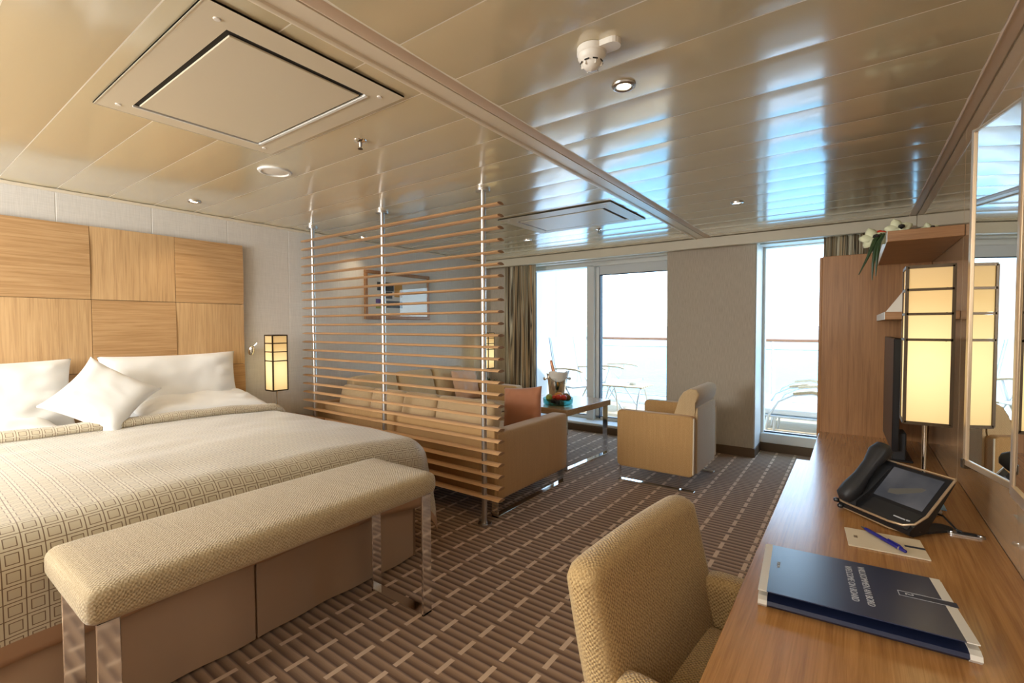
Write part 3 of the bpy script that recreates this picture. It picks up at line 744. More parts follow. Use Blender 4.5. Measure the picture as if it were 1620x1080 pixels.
# ------------------------------------------------------------------ slatted screen
sc = thing('slatted_screen', (-2.94,2.37,0), 'floor to ceiling room divider of horizontal wooden slats on three steel posts', 'screen')
prof = []
for k in range(9):
    t_ = k/8; a = math.pi*t_; prof.append((2.405-.072*t_, .0125*math.sin(a)**.7))
for k in range(7,0,-1):
    t_ = k/8; prof.append((2.405-.072*t_, -.0065*math.sin(math.pi*t_)**.8))
slat_me = None
for k in range(26):
    z = 2.062-.0750*k
    if slat_me is None:
        b = bmesh.new(); xs = [(-4.060,.25),(-4.045,.6),(-4.02,.9),(-3.98,1),(-1.80,1)]
        rings = []
        for x, s_ in xs: rings.append([b.verts.new((x, 2.369+(p[0]-2.369)*s_, p[1]*max(.45,s_)+.0)) for p in prof])
        for A_, B2 in zip(rings, rings[1:]):
            for q in range(len(prof)): b.faces.new((A_[q], A_[(q+1)%len(prof)], B2[(q+1)%len(prof)], B2[q]))
        b.faces.new(rings[0]); endf = b.faces.new(rings[-1][::-1]); endf.material_index = 1
        o = obj('slat', b, M['slat'], sc, smooth=True, angle=40); o.data.materials.append(M['slat_end']); slat_me = o.data; o.location = (0,0,z)
    else:
        o = bpy.data.objects.new('slat', slat_me); COL.objects.link(o); o.parent = sc; o.location = (0,0,z)
for x in (-1.945,-2.94,-3.89):
    p_ = obj('post', tb([(x,2.372,.0),(x,2.372,H)], .0175, 18), M['steel'], sc, smooth=True, angle=40)
    for z0_, z1_ in ((0,.012),(H-.014,H)):
        obj('flange', lt([(0,z0_),(.046,z0_),(.046,z1_),(0,z1_)], (x,2.372,0), 26), M['steel'], p_, smooth=True, angle=40)

# ------------------------------------------------------------------ sofa
sf = thing('corner_sofa', (-3.2,3.2,0), 'large beige corner sofa behind the slatted screen with loose back cushions', 'sofa')
obj('seat_base', soft_box(-3.95,-2.06,2.56,3.42,.12,.33,.02,(0,0,0),8), M['sofa'], sf, smooth=True)
obj('seat_base', soft_box(-4.04,-3.20,2.56,4.36,.12,.33,.02,(0,0,0),8), M['sofa'], sf, smooth=True)
obj('seat_cushion', soft_box(-3.18,-2.62,2.72,3.44,.33,.44,.03,(0,0,.012),8), M['sofa_c'], sf, smooth=True)
obj('seat_cushion', soft_box(-2.61,-2.06,2.72,3.44,.33,.44,.03,(0,0,.012),8), M['sofa_c'], sf, smooth=True)
obj('seat_cushion', soft_box(-3.88,-3.20,2.72,3.52,.33,.44,.03,(0,0,.012),8), M['sofa_c'], sf, smooth=True)
obj('seat_cushion', soft_box(-3.88,-3.20,3.53,4.36,.33,.44,.03,(0,0,.012),8), M['sofa_c'], sf, smooth=True)
obj('back_frame', soft_box(-3.98,-1.94,2.475,2.60,.11,.60,.02,(0,0,0),8), M['sofa'], sf, smooth=True)
obj('back_frame', soft_box(-4.09,-3.98,2.50,4.44,.11,.60,.02,(0,0,0),8), M['sofa'], sf, smooth=True)
obj('armrest', soft_box(-2.06,-1.925,2.50,3.445,.115,.575,.022,(0,0,0),8), M['sofa'], sf, smooth=True)
obj('armrest', soft_box(-4.05,-3.10,4.36,4.50,.115,.615,.03,(0,0,0),8), M['sofa'], sf, smooth=True)
for a, b in ((-3.90,-3.46),(-3.45,-3.05),(-3.04,-2.66),(-2.65,-2.08)):
    Mx = Matrix.Translation(((a+b)/2,2.68,.60)) @ Matrix.Rotation(R(-14),4,'X')
    obj('back_cushion', soft_box(-(b-a)/2,(b-a)/2,-.07,.07,-.16,.155,.045,(0,.02,0),8,M=Mx), M['sofa_c'], sf, smooth=True)
for a, b in ((2.76,3.30),(3.31,3.82),(3.83,4.34)):
    Mx = Matrix.Translation((-3.90,(a+b)/2,.62)) @ Matrix.Rotation(R(-16),4,'Y')
    obj('back_cushion', soft_box(-.075,.075,-(b-a)/2,(b-a)/2,-.19,.20,.05,(.02,0,0),8,M=Mx), M['sofa_c'], sf, smooth=True)
def sled(parent, x, y0, y1, zt, w=.05, name='leg'):
    fr = bmesh.new(); box(fr,x-w/2,x+w/2,y0,y1,0,.010,bev=.001); box(fr,x-w/2,x+w/2,y0,y0+.010,0,zt,bev=.001); box(fr,x-w/2,x+w/2,y1-.010,y1,0,zt,bev=.001)
    return obj(name, fr, M['chrome'], parent)
sled(sf, -1.96, 2.50, 3.40, .12); sled(sf, -3.10, 2.60, 3.40, .12)
sled(sf, -3.92, 2.62, 4.40, .12)
pil('cushion', .36,.36,.11, rotm((-2.20,3.18,.62), 78, 0, 4) @ Matrix.Rotation(R(6),4,'Z'), 'rust coloured cushion leaning inside the near sofa arm', 31, 20, 'rust', grp='loose cushions')
pil('cushion', .36,.36,.11, rotm((-3.70,4.18,.61), 72, 0, 80), 'peach cushion at the far end of the corner sofa', 33, 20, 'peach', grp='loose cushions')

# ------------------------------------------------------------------ armchair
ac = thing('armchair', (-1.3,4.06,0), 'beige upholstered armchair with chrome sled legs near the column', 'chair')
def slab_y(name, pts, y0, y1, bev=.014, m='sofa', parent=ac): return obj(name, pr(pts,'y',y0,y1,bev=bev), M[m], parent, smooth=True, angle=50)
arm_p = rrect(-1.608,-.985,.125,.598,.035)
slab_y('armrest', arm_p, 3.72, 3.80); slab_y('armrest', arm_p, 4.36, 4.44)
obj('seat', soft_box(-1.59,-1.10,3.80,4.36,.16,.42,.03,(.01,0,.015),8), M['sofa_c'], ac, smooth=True)
slab_y('backrest', [(-1.175,.40),(-1.150,.60),(-1.120,.72),(-1.085,.775),(-1.035,.805),(-.985,.80),(-.962,.765),(-.975,.70),(-1.01,.62),(-1.01,.40)], 3.785, 4.375, bev=.018, m='sofa_c')
obj('back_panel', soft_box(-1.01,-.972,3.795,4.365,.14,.66,.010,(0,0,0),6), M['sofa_c'], ac, smooth=True)
for y in (3.722,4.438): 
    obj('piping', tb([(-.986,y,.15),(-.984,y,.585)], .005, 6), M['piping'], ac, smooth=True)
for y in (3.76,4.40):
    fr = bmesh.new(); box(fr,-1.60,-.985,y-.022,y+.022,0,.010,bev=.001); box(fr,-1.60,-1.590,y-.022,y+.022,0,.128,bev=.001); box(fr,-1.10,-1.09,y-.022,y+.022,0,.128,bev=.001)
    obj('leg', fr, M['chrome'], ac)

# ------------------------------------------------------------------ coffee table with what stands on it
ct = thing('coffee_table', (-2.4,4.07,0), 'square wooden coffee table on chrome frame legs between sofa and armchair', 'table')
TM = Matrix.Translation((-2.385,4.075,0)) @ Matrix.Rotation(R(-4),4,'Z')
obj('tabletop', bx(-.365,.365,-.405,.405,.497,.553,bev=.003,M=TM), M['table'], ct)
for x in (-.325,.325):
    fr = bmesh.new()
    for a in ((x-.025,x+.025,-.375,-.360,0,.50),(x-.025,x+.025,.360,.375,0,.50),(x-.025,x+.025,-.375,.375,0,.012)): box(fr,*a,bev=.0015,M=TM)
    obj('leg', fr, M['chrome'], ct)
TZ = .5535
bu = thing('ice_bucket', (-2.47,4.20,TZ), 'polished metal ice bucket with round side handles', 'bucket')
c0 = (-2.47,4.20,TZ)
obj('bowl', lt([(0,.0),(.072,.0),(.078,.01),(.098,.20),(.106,.252),(.110,.256),(.104,.262),(.098,.252),(.090,.20),(.072,.012),(0,.012)], c0, 32), M['bucket'], bu, smooth=True, angle=50)
vx = Vector((.80,.60,0))
for s in (-1,1):
    p = Vector(c0)+vx*s*.098+Vector((0,0,.205)); q = p+vx*s*.03
    obj('handle', lt([(0,-.018),(.012,-.014),(.018,0),(.012,.014),(0,.018)], q, 14), M['chrome'], bu, smooth=True)
    obj('knob_stem', tb([p-vx*s*.005, q], .007, 8), M['chrome'], bu, smooth=True)
bt = thing('champagne_bottle', (-2.50,4.19,TZ+.02), 'champagne bottle with copper foil neck leaning in the ice bucket', 'bottle')
bd = Vector((-.20,-.12,1)).normalized(); bq = Vector((-2.455,4.215,TZ+.03))
obj('glass_body', tb([bq,bq+bd*.17,bq+bd*.215,bq+bd*.25], [.036,.036,.026,.017], 16), M['bottle'], bt, smooth=True)
obj('foil_neck', tb([bq+bd*.25,bq+bd*.30,bq+bd*.365,bq+bd*.372], [.019,.016,.0145,.010], 14), M['copper'], bt, smooth=True)
nk = bmesh.new(); n = 14; g = {}
for i in range(n+1):
    for j in range(n+1):
        u, v = i/n, j/n; a = -1.9+u*2.5
        rr_ = .108-.010*v if v < .5 else .105+.007*(v-.5)
        zz = (.262+.02*math.sin(v*3.1)+.008*math.sin(u*9)) if v<.5 else .270-.09*(v-.5)*2*abs(math.sin(u*3.0+.3))
        rad = (.078+.034*v*2) if v < .5 else .113
        g[i,j] = nk.verts.new((c0[0]+rad*math.cos(a), c0[1]+rad*math.sin(a), c0[2]+zz))
for i in range(n):
    for j in range(n): nk.faces.new((g[i,j],g[i+1,j],g[i+1,j+1],g[i,j+1]))
np_ = obj('napkin', nk, M['white_paper'], None, smooth=True); md = np_.modifiers.new('t','SOLIDIFY'); md.thickness=.003
tag(np_, 'folded cream napkin draped over the rim of the ice bucket', 'napkin')
for i, (x, y, lab) in enumerate(((-2.40,4.02,'clear champagne flute standing before the ice bucket, nearer the sofa'),(-2.31,4.12,'clear champagne flute standing before the ice bucket, nearer the armchair'))):
    f = thing('champagne_flute', (x,y,TZ), lab, 'glass', 'champagne flutes on the coffee table')
    obj('bowl', lt([(0,.095),(.012,.10),(.022,.13),(.025,.19),(.022,.225),(.0205,.225),(.0235,.19),(.0205,.13),(0,.103)], (x,y,TZ), 18), M['clear'], f, smooth=True)
    obj('stem', lt([(.0035,.09),(.0035,.01),(.028,.003),(.030,0),(0,0)], (x,y,TZ), 16), M['clear'], f, smooth=True)
fb = thing('fruit_bowl', (-2.27,3.88,TZ), 'low teal glass bowl holding mixed fruit', 'bowl')
FB = (-2.285,3.905,TZ)
obj('glass_wall', lt([(0,0),(.125,0),(.142,.010),(.146,.060),(.140,.060),(.136,.014),(.12,.008),(0,.008)], FB, 32), M['bowl'], fb, smooth=True, angle=50)
fr_ = [('orange','orange',.040,(.0,.02,.075)),('orange','orange',.036,(-.03,.04,.07)),('lime','green_f',.034,(-.085,-.02,.06)),('green_apple','green_f',.037,(-.06,-.055,.055)),
 ('tomato','red_f',.030,(.035,-.055,.075)),('red_apple','red_f',.033,(.07,-.02,.068)),('kiwi','brown_f',.032,(.085,.035,.062)),('kiwi','brown_f',.030,(.05,.06,.075)),('plum','plum',.026,(-.005,-.085,.038)),('plum','plum',.026,(.05,-.095,.036)),
 ('strawberry','red_f',.020,(.0,-.075,.075)),('orange','orange',.034,(-.01,.075,.055))]
fl_ = {'orange':['orange fruit on top of the pile in the glass bowl','orange beside the top one in the glass bowl','orange at the far side of the glass bowl'],'lime':['dark tipped lime at the side of the fruit bowl'],'green_apple':['green apple low in the glass bowl'],
 'tomato':['bright red tomato at the front of the fruit'],'red_apple':['red apple beside the tomato in the bowl'],'kiwi':['brown kiwi at the window side of the bowl','brown kiwi behind the red apple'],'plum':['dark plum seen through the bowl side, nearer the sofa','dark plum seen through the bowl side, nearer the armchair'],'strawberry':['small red strawberry on the rim of the fruit pile']}
cnt = {}
for nm, m_, r_, p in fr_:
    k = cnt.get(nm,0); cnt[nm] = k+1
    bm = bmesh.new(); bmesh.ops.create_icosphere(bm, subdivisions=3, radius=r_)
    for v in bm.verts:
        v.co.z *= .92; d = math.hypot(v.co.x,v.co.y)/r_; v.co.z -= .18*r_*math.exp(-d*d*14)*(1 if v.co.z>0 else -1)
        v.co += Vector((FB[0]+p[0],FB[1]+p[1],FB[2]+p[2]))
    o = obj(nm, bm, M[m_], None, smooth=True, angle=None); tag(o, fl_[nm][k], 'fruit', 'fruit in the glass bowl')

# ------------------------------------------------------------------ curtains
def curtain(name, x0, x1, y, z0, z1, label, folds):
    t = thing(name, ((x0+x1)/2,y,z0), label, 'curtain')
    bm = bmesh.new(); uv = bm.loops.layers.uv.new('UVMap'); n = folds*12; mz = 14; G = {}
    for i in range(n+1):
        for j in range(mz+1):
            u = i/n; v = j/mz; ph = u*folds*2*math.pi
            a = .045*(.75+.25*math.sin(u*17+1)); wob = .006*math.sin(v*5+u*9)
            G[i,j] = bm.verts.new((x0+(x1-x0)*u + .012*math.sin(ph*2+.4)+wob, y + a*math.sin(ph+.4*math.sin(v*3+u*7)), z0+(z1-z0)*v))
    for i in range(n):
        for j in range(mz):
            f = bm.faces.new((G[i,j],G[i+1,j],G[i+1,j+1],G[i,j+1])); f.smooth = True
            for l,(a,b) in zip(f.loops,((i,j),(i+1,j),(i+1,j+1),(i,j+1))): l[uv].uv = (a/n*(x1-x0)*2.0+x0, b/mz*2)
    me = bpy.data.meshes.new('cloth'); bm.to_mesh(me); bm.free(); finish('cloth', me, M['curtain'], t)
    obj('curtain_track', bx(x0,x1,y-.01,y+.01,z1,z1+.02), M['white'], t)
curtain('curtain', -3.88,-3.36,5.16,.02,2.10,'striped brown and green curtain gathered beside the terrace door',7)
curtain('curtain', -.24,.37,5.20,.02,2.10,'striped curtain gathered behind the tall oak cabinet',8)

# ------------------------------------------------------------------ paper lamps
def paper_lamp(loc, w, h, zb, label, base='bronze'):
    """loc: foot; w: shade width; h: shade height; zb: height of the shade's lower edge above the foot"""
    t = thing('paper_lamp', loc, label, 'lamp', 'lit paper shade lamps', local=True)
    obj('foot', lt([(0,0),(w*.42,0),(w*.44,.006),(w*.42,.012),(.012,.016),(0,.016)], (0,0,0), 28), M['steel'], t, smooth=True, angle=40)
    obj('pole', tb([(0,0,.014),(0,0,zb+.03)], w*.055, 14), M['chrome'], t, smooth=True)
    a = w/2; fr = bmesh.new(); e_ = w*.040
    for sx in (-1,1):
        for sy in (-1,1): box(fr, sx*a-e_,sx*a+e_,sy*a-e_,sy*a+e_,zb,zb+h)
    levels = [0,.535,.70,.855,1.0]
    for k in levels:
        z = zb+h*k; zz0, zz1 = (z-e_*.8, z+e_*.8) if 0<k<1 else ((z-e_,z+e_*1.2) if k==0 else (z-e_*1.2,z+e_))
        for s in (-1,1):
            box(fr,-a,a,s*a-e_,s*a+e_,zz0,zz1); box(fr,s*a-e_,s*a+e_,-a,a,zz0,zz1)
    shf = obj('shade_frame', fr, M['bronze'], t)
    for k in range(4):
        z0_, z1_ = zb+h*levels[k]+e_, zb+h*levels[k+1]-e_
        for q in range(4):
            Mx = Matrix.Rotation(R(90*q),4,'Z')
            bm = bx(-a+e_, a-e_, -a-.0008, -a+.0012, z0_, z1_, M=Mx)
            me = bpy.data.meshes.new('shade_pane'); bmesh.ops.recalc_face_normals(bm, faces=bm.faces[:]); bm.to_mesh(me); bm.free()
            # origin at the shade's lower edge and scaled so that the glow sits the same in every lamp
            sc_ = h/.46; me.transform(Matrix.Translation((0,0,-zb))); me.transform(Matrix.Scale(1/sc_,4))
            o = bpy.data.objects.new('shade_pane', me); COL.objects.link(o); me.materials.append(M['shade']); o.parent = shf; o.location = (0,0,zb); o.scale = (sc_,)*3; OFF[o.name] = Vector((0,0,0))
    return t
paper_lamp((.218,2.329,.602), .128, .571, .337, 'tall lit paper lamp with bronze bars standing on the desk')
ns = thing('nightstand', (-3.88,2.13,0), 'small oak bedside table between the bed and the slatted screen', 'table')
obj('body', bx(-4.08,-3.66,1.95,2.30,.02,.50,bev=.004), M['cab'], ns)
obj('top', bx(-4.09,-3.64,1.94,2.31,.50,.52,bev=.003), M['cab_x'], ns)
obj('drawer_front', bx(-3.66,-3.645,1.96,2.29,.27,.49,bev=.003), M['cab'], ns)
obj('drawer_front', bx(-3.66,-3.645,1.96,2.29,.03,.26,bev=.003), M['cab'], ns)
paper_lamp((-3.90,2.035,.522), .122, .455, .252, 'lit paper lamp on the bedside table beside the reading lamp')
sdt = thing('corner_table', (-3.86,4.77,0), 'small oak table in the corner behind the sofa end', 'table')
obj('top', bx(-4.06,-3.64,4.56,4.98,.47,.50,bev=.004), M['cab_x'], sdt)
for x, y in ((-4.03,4.60),(-3.68,4.60),(-4.03,4.94),(-3.68,4.94)): obj('leg', bx(x-.014,x+.014,y-.014,y+.014,0,.47), M['chrome'], sdt)
paper_lamp((-3.87,4.80,.502), .122, .455, .252, 'lit paper lamp in the corner by the striped curtain')
pt = thing('potted_plant', (-3.70,4.64,.502), 'dark leafy plant in a small pot on the corner table', 'plant')
obj('pot', lt([(0,0),(.035,0),(.045,.07),(.040,.07),(0,.06)], (-3.70,4.64,.502), 18), M['white'], pt, smooth=True, angle=40)
for k in range(12):
    a = k*2.4; p = Vector((-3.70,4.64,.56)); d = Vector((math.cos(a),math.sin(a),1.0+.4*math.sin(k))).normalized(); s_ = d.cross(Vector((0,0,1))).normalized()*.018
    q = p+d*(.10+.03*math.sin(k*3)); r2 = p+d*.05
    bm = bmesh.new(); vs = [bm.verts.new(v) for v in (p, r2+s_, q, r2-s_)]; bm.faces.new(vs); e2 = bmesh.ops.extrude_face_region(bm, geom=bm.faces[:]); 
    for g_ in e2['geom']:
        if isinstance(g_, bmesh.types.BMVert): g_.co += Vector((0,0,.002))
    obj('leaf', bm, M['leaf'], pt)

# ------------------------------------------------------------------ desk, console, cabinet, shelves
dk = thing('desk', (.08,1.2,0), 'long oak writing desk along the glossy wall', 'desk')
obj('desktop', bx(-.236,XR-.001,-1.2,2.862,.560,.600,bev=.002), M['desk'], dk)
obj('side_panel', bx(-.20,XR-.005,2.80,2.84,0,.56,bev=.002), M['cab'], dk)
obj('side_panel', bx(-.20,XR-.005,-1.19,-1.15,0,.56,bev=.002), M['cab'], dk)
obj('modesty_panel', bx(.34,.36,-1.15,2.80,.1,.56), M['cab'], dk)
cs = thing('console', (.1,3.4,0), 'low oak console between the desk and the tall cabinet', 'cabinet')
obj('top', bx(-.190,XR-.001,2.866,3.958,.520,.550,bev=.002), M['desk'], cs)
obj('body', bx(-.172,XR-.005,2.875,3.955,.06,.52,bev=.002), M['cab'], cs)
for a, b in ((2.885,3.24),(3.25,3.60),(3.61,3.95)): obj('door', bx(-.190,-.172,a,b,.07,.512,bev=.002), M['cab'], cs)
tc = thing('tall_cabinet', (.1,4.3,0), 'tall plain oak cabinet in front of the far curtain', 'cabinet')
obj('carcass', bx(-.190,XR-.001,3.960,4.66,.04,1.775,bev=.003), M['cab'], tc)
obj('plinth', bx(-.17,XR-.001,3.98,4.64,0,.04), M['dark'], tc)
obj('door', bx(-.206,-.190,3.966,4.305,.05,1.77,bev=.002), M['cab'], tc)
obj('door', bx(-.206,-.190,4.315,4.655,.05,1.77,bev=.002), M['cab'], tc)
us = thing('wall_shelf', (.25,3.3,1.70), 'upper oak wall shelf with orchid flowers on top', 'shelf', 'oak wall shelves')
obj('board', bx(.118,XR-.001,2.87,3.955,1.692,1.742,bev=.002), M['cab_x'], us)
obj('lit_edge', bx(.1165,.1185,2.87,3.955,1.692,1.742), M['white'], us)  # light on the board's side edge, put in as white
ls = thing('wall_shelf', (.25,3.3,1.33), 'lower oak wall shelf partly hidden behind the desk lamp', 'shelf', 'oak wall shelves')
obj('board', bx(.118,XR-.001,2.93,3.955,1.325,1.362,bev=.002), M['cab_x'], ls)
obj('lit_edge', bx(.1165,.1185,2.93,3.955,1.325,1.362), M['white'], ls)  # white strip standing for the lit edge, as on the upper shelf
tag(obj('card', pr([(.122,1.3625),(.20,1.3625),(.20,1.475),(.192,1.470)], 'y', 2.945, 2.975), M['white_paper'], None), 'white wedge shaped card holder standing on the lower wall shelf', 'card')
tv = thing('television', (.182,3.58,.55), 'thin black flat screen television seen edge on above the console', 'television', rotz=R(1.5))
obj('screen_panel', bx(-.016,.016,-.29,.29,.06,.675,bev=.004), M['black'], tv)
obj('stand', bx(-.012,.05,-.26,-.14,.0,.16,bev=.006), M['soft_black'], tv)
obj('stand_foot', bx(-.03,.08,-.27,.10,.0,.012,bev=.004), M['black'], tv)
# orchid on the upper shelf
oc = thing('orchid', (.15,3.05,1.743), 'cream orchid blossoms with dark trailing leaves on the upper shelf', 'plant')
def petal(c, d, nrm, L, Wd, m='petal', name='petal'):
    c = Vector(c); d = Vector(d).normalized(); nrm = Vector(nrm).normalized(); s_ = d.cross(nrm).normalized(); bm = bmesh.new(); n = 8; g = {}
    for i in range(n+1):
        for j in range(5):
            u = i/n; v = -1+j/2; wd = Wd*math.sin(math.pi*min(.999,u*.93+.05))**.7
            g[i,j] = bm.verts.new(c+d*L*u+s_*wd*v*.5+nrm*(.25*L*math.sin(u*2.4)-.012*v*v))
    for i in range(n):
        for j in range(4): bm.faces.new((g[i,j],g[i+1,j],g[i+1,j+1],g[i,j+1]))
    ex = bmesh.ops.extrude_face_region(bm, geom=bm.faces[:])
    for q in ex['geom']:
        if isinstance(q, bmesh.types.BMVert): q.co -= nrm*.0018
    return obj(name, bm, M[m], oc, smooth=True, angle=60)
for c, s_ in (((.070,3.00,1.735),1.0),((.165,2.98,1.77),.9),((.285,3.05,1.765),.6)):
    for a in range(5):
        t_ = a*2*math.pi/5+.5; petal(c, (math.cos(t_),.25,math.sin(t_)*.45), (0,-1,.5), .062*s_, .05*s_)
    obj('flower_heart', lt([(0,-.012*s_),(.016*s_,0),(.012*s_,.012*s_),(0,.016*s_)], (c[0]+.01,c[1]-.02,c[2]), 12), M['dark'], oc, smooth=True)
obj('bud', tb([(.055,3.03,1.765),(.095,3.02,1.768),(.12,3.02,1.762)], [.002,.007,.003], 8), M['red_f'], oc, smooth=True)
for p in (((.10,2.99,1.75),(.075,2.97,1.72),(.045,2.95,1.63),(.012,2.95,1.55)),((.10,2.99,1.75),(.08,2.97,1.70),(.068,2.95,1.60),(.066,2.95,1.52)),((.11,2.99,1.75),(.09,2.97,1.71),(.083,2.95,1.62),(.080,2.95,1.54))):
    obj('leaf', tb(p, [.006,.011,.006,.002], 8), M['leaf'], oc, smooth=True)
obj('pot', lt([(0,0),(.04,0),(.055,.045),(.048,.045),(0,.03)], (.19,3.10,1.743), 20), M['white'], oc, smooth=True, angle=40)

# ------------------------------------------------------------------ mirror
mr = thing('dressing_mirror', (.375,1.9,.83), 'dressing mirror over the desk with an angled side wing and champagne metal frame', 'mirror')
MM = Matrix.Translation((.375,1.90,0)) @ Matrix.Rotation(R(14),4,'Z')      # local y runs along the wing towards the window
obj('wing_pane', bx(-.0005,.004,.006,.262,.850,1.925,M=MM), M['mirror'], mr)
obj('wing_board', bx(.004,.016,.0,.265,.832,1.934,M=MM), M['champagne'], mr)
for a in ((.262,.280,.830,1.938),(.0,.27,.830,.850),(.0,.27,1.925,1.934)): obj('wing_frame', bx(-.006,.016,*a,bev=.002,M=MM), M['champagne'], mr)
obj('corner_clip', bx(-.009,.018,.266,.286,.818,.850,bev=.002,M=MM), M['bronze'], mr)
obj('hinge_post', bx(.362,.386,1.872,1.900,.82,1.94,bev=.003), M['champagne'], mr)
obj('centre_pane', bx(.366,.372,1.0,1.872,.85,1.92), M['mirror'], mr)
obj('back_board', bx(.372,.387,.98,1.872,.82,1.94), M['champagne'], mr)
for a in ((.98,1.872,.82,.85),(.98,1.872,1.92,1.94),(.98,1.0,.82,1.94)): obj('frame_bar', bx(.360,.372,*a), M['champagne'], mr)

# ------------------------------------------------------------------ things on the desk
DZ = .6005
fd = thing('folder', (-.183,1.291,DZ), 'navy blue folder with white edges lying on the desk', 'folder', rotz=R(4.6))
obj('pages', pr([(.012,.001),(.340,.001),(.340,.017),(.020,.022),(.006,.018),(.002,.010)], 'x', .002, .404), M['navy'], fd, smooth=True, angle=30)
for a, b in ((-.001,.019),(.389,.409)): obj('white_band', pr([(.011,.0),(.341,.0),(.341,.0176),(.020,.0232),(.005,.019),(.0005,.010)], 'x', a, b), M['white_paper'], fd)
def cz(y): return .040-.052*y*.45/ .345*1.0
th = math.atan2(-.020,.338)
cvm = Matrix.Translation((0,.006,.0405)) @ Matrix.Rotation(th,4,'X')
cvo = obj('cover', bx(.018,.384,0,.336,0,.0022,M=cvm), M['navy_top'], fd)
for a, b in ((-.001,.018),(.384,.405)): obj('white_band', bx(a,b,0,.336,0,.0022,M=cvm), M['white_paper'], cvo)
obj('ribbon', bx(.298,.409,.168,.196,.0023,.0028,M=cvm), M['navy'], cvo)
for a in ((.298,.392,.1675,.169),(.298,.392,.195,.1965),(.298,.2995,.168,.196)): obj('ribbon_line', bx(*a,.0028,.0032,M=cvm), M['ink'], cvo)
def text(s_, parent, size, Mx, m='ink', name='lettering'):
    c = bpy.data.curves.new(name, 'FONT'); c.body = s_; c.size = size; c.align_x = 'LEFT'; c.extrude = .0002; c.materials.append(M[m])
    t_ = bpy.data.objects.new(name, c); COL.objects.link(t_); dg = bpy.context.evaluated_depsgraph_get()
    me = bpy.data.meshes.new_from_object(t_.evaluated_get(dg)); bpy.data.objects.remove(t_)
    me.name = name; o = bpy.data.objects.new(name, me); COL.objects.link(o); o.parent = parent; o.matrix_local = Mx; return o
tdir = Matrix.Rotation(R(-90),4,'Z')
text('WILLKOMMEN AN BORD', cvo, .0215, cvm @ Matrix.Translation((.226,.305,.0025)) @ tdir)
text('WELCOME ON BOARD', cvo, .0215, cvm @ Matrix.Translation((.196,.292,.0025)) @ tdir)
text('2', cvo, .024, cvm @ Matrix.Translation((.312,.190,.0031)) @ tdir)
text('EUROPA', cvo, .011, cvm @ Matrix.Translation((.034,.208,.0025)) @ tdir)
np2 = thing('notepad', (-.004,1.822,DZ), 'small cream notepad with a dark tab under the blue pen', 'notepad', rotz=R(5))
obj('sheets', bx(0,.200,0,.152,0,.004,bev=.0006), M['paper'], np2)
obj('tab', bx(.150,.2004,.070,.084,.0041,.0046), M['navy'], np2)
obj('emblem_mark', bx(.020,.030,.070,.090,.0041,.0044), M['champagne'], np2)
pn = thing('pen', (.03,1.99,DZ), 'dark blue ballpoint pen lying across the notepad', 'pen', local=True)
pa = Vector((0,0,.0115)); pb = Vector((.108,-.148,.0115)); pd = (pb-pa)
obj('barrel', tb([pa+pd*.10,pa+pd*.16,pa+pd*.86,pa+pd*.9], [.0045,.0058,.0062,.0055], 14), M['pen'], pn, smooth=True)
obj('tip', tb([pa,pa+pd*.05,pa+pd*.10], [.0012,.003,.0045], 12), M['black'], pn, smooth=True)
obj('push_button', tb([pa+pd*.9,pa+pd*.99,pa+pd*1.0], [.0055,.0045,.003], 12), M['pen'], pn, smooth=True)
obj('clip', tb([pa+pd*.62+Vector((0,0,.008)),pa+pd*.86+Vector((0,0,.009)),pa+pd*.93+Vector((0,0,.005))], .002, 8), M['pen'], pn, smooth=True)
obj('clip_ring', tb([pa+pd*.865,pa+pd*.885], .0068, 14), M['chrome'], pn, smooth=True)
tag(obj('leaflet', bx(.262,.292,2.375,2.47,DZ,DZ+.002), mat('blue_leaflet_print',(.25,.42,.62),.5), None), 'pale blue leaflet half hidden behind the desk telephone', 'leaflet')
# telephone: local x along its front edge, local y towards its raised back
ph = thing('telephone', (-.030,2.192,DZ), 'black desk telephone with a tilted touch screen and handset', 'telephone', rotz=math.atan2(-.189,.195))
PW = .272; tilt = R(47)
# body side profile (y, z): low rounded front lip, then the slanted screen part
prof2 = [(-.012,.006),(.02,.0),(.06,.004),(.155,.170),(.148,.180),(.045,.064),(.0,.036),(-.014,.018)]
obj('body', pr([(-.012,.010),(.0,.004),(.05,.010),(.165,.170),(.158,.181),(.050,.066),(.004,.036),(-.012,.022)], 'x', 0, PW), M['black'], ph)
# silver rim along the front and outer side
obj('rim', tb([(.0,-.010,.030),(.06,-.013,.030),(.20,-.013,.030),(.245,-.006,.034),(.268,.012,.044),(.275,.050,.070),(.275,.160,.184)], .0042, 8), M['champagne'], ph, smooth=True)
obj('top_rim', tb([(.0,.160,.186),(.275,.160,.186)], .003, 8), M['champagne'], ph, smooth=True)
obj('lower_rim', tb([(.0,-.008,.008),(.2,-.010,.006),(.25,.0,.010),(.27,.03,.02)], .003, 8), M['champagne'], ph, smooth=True)
sm = Matrix.Translation((0,.050,.0685)) @ Matrix.Rotation(math.atan2(.115,.108),4,'X')
sl = math.hypot(.115,.108)
def screen_mat():
    m = mat('dim_touch_screen', (.02,.022,.03), .12, spec=.6)
    n = noise_(m, coords(m, scale=(8,8,8)), 1.2, 3)
    L_(m, ramp(m, n, [(.3,(.03,.032,.036)),(.7,(.085,.08,.08))]), B_(m).inputs['Emission Color']); B_(m).inputs['Emission Strength'].default_value = .9
    return m
scr = obj('screen', bx(.078,.252,.012,sl-.016,-.0005,.0008,M=sm), screen_mat(), ph)
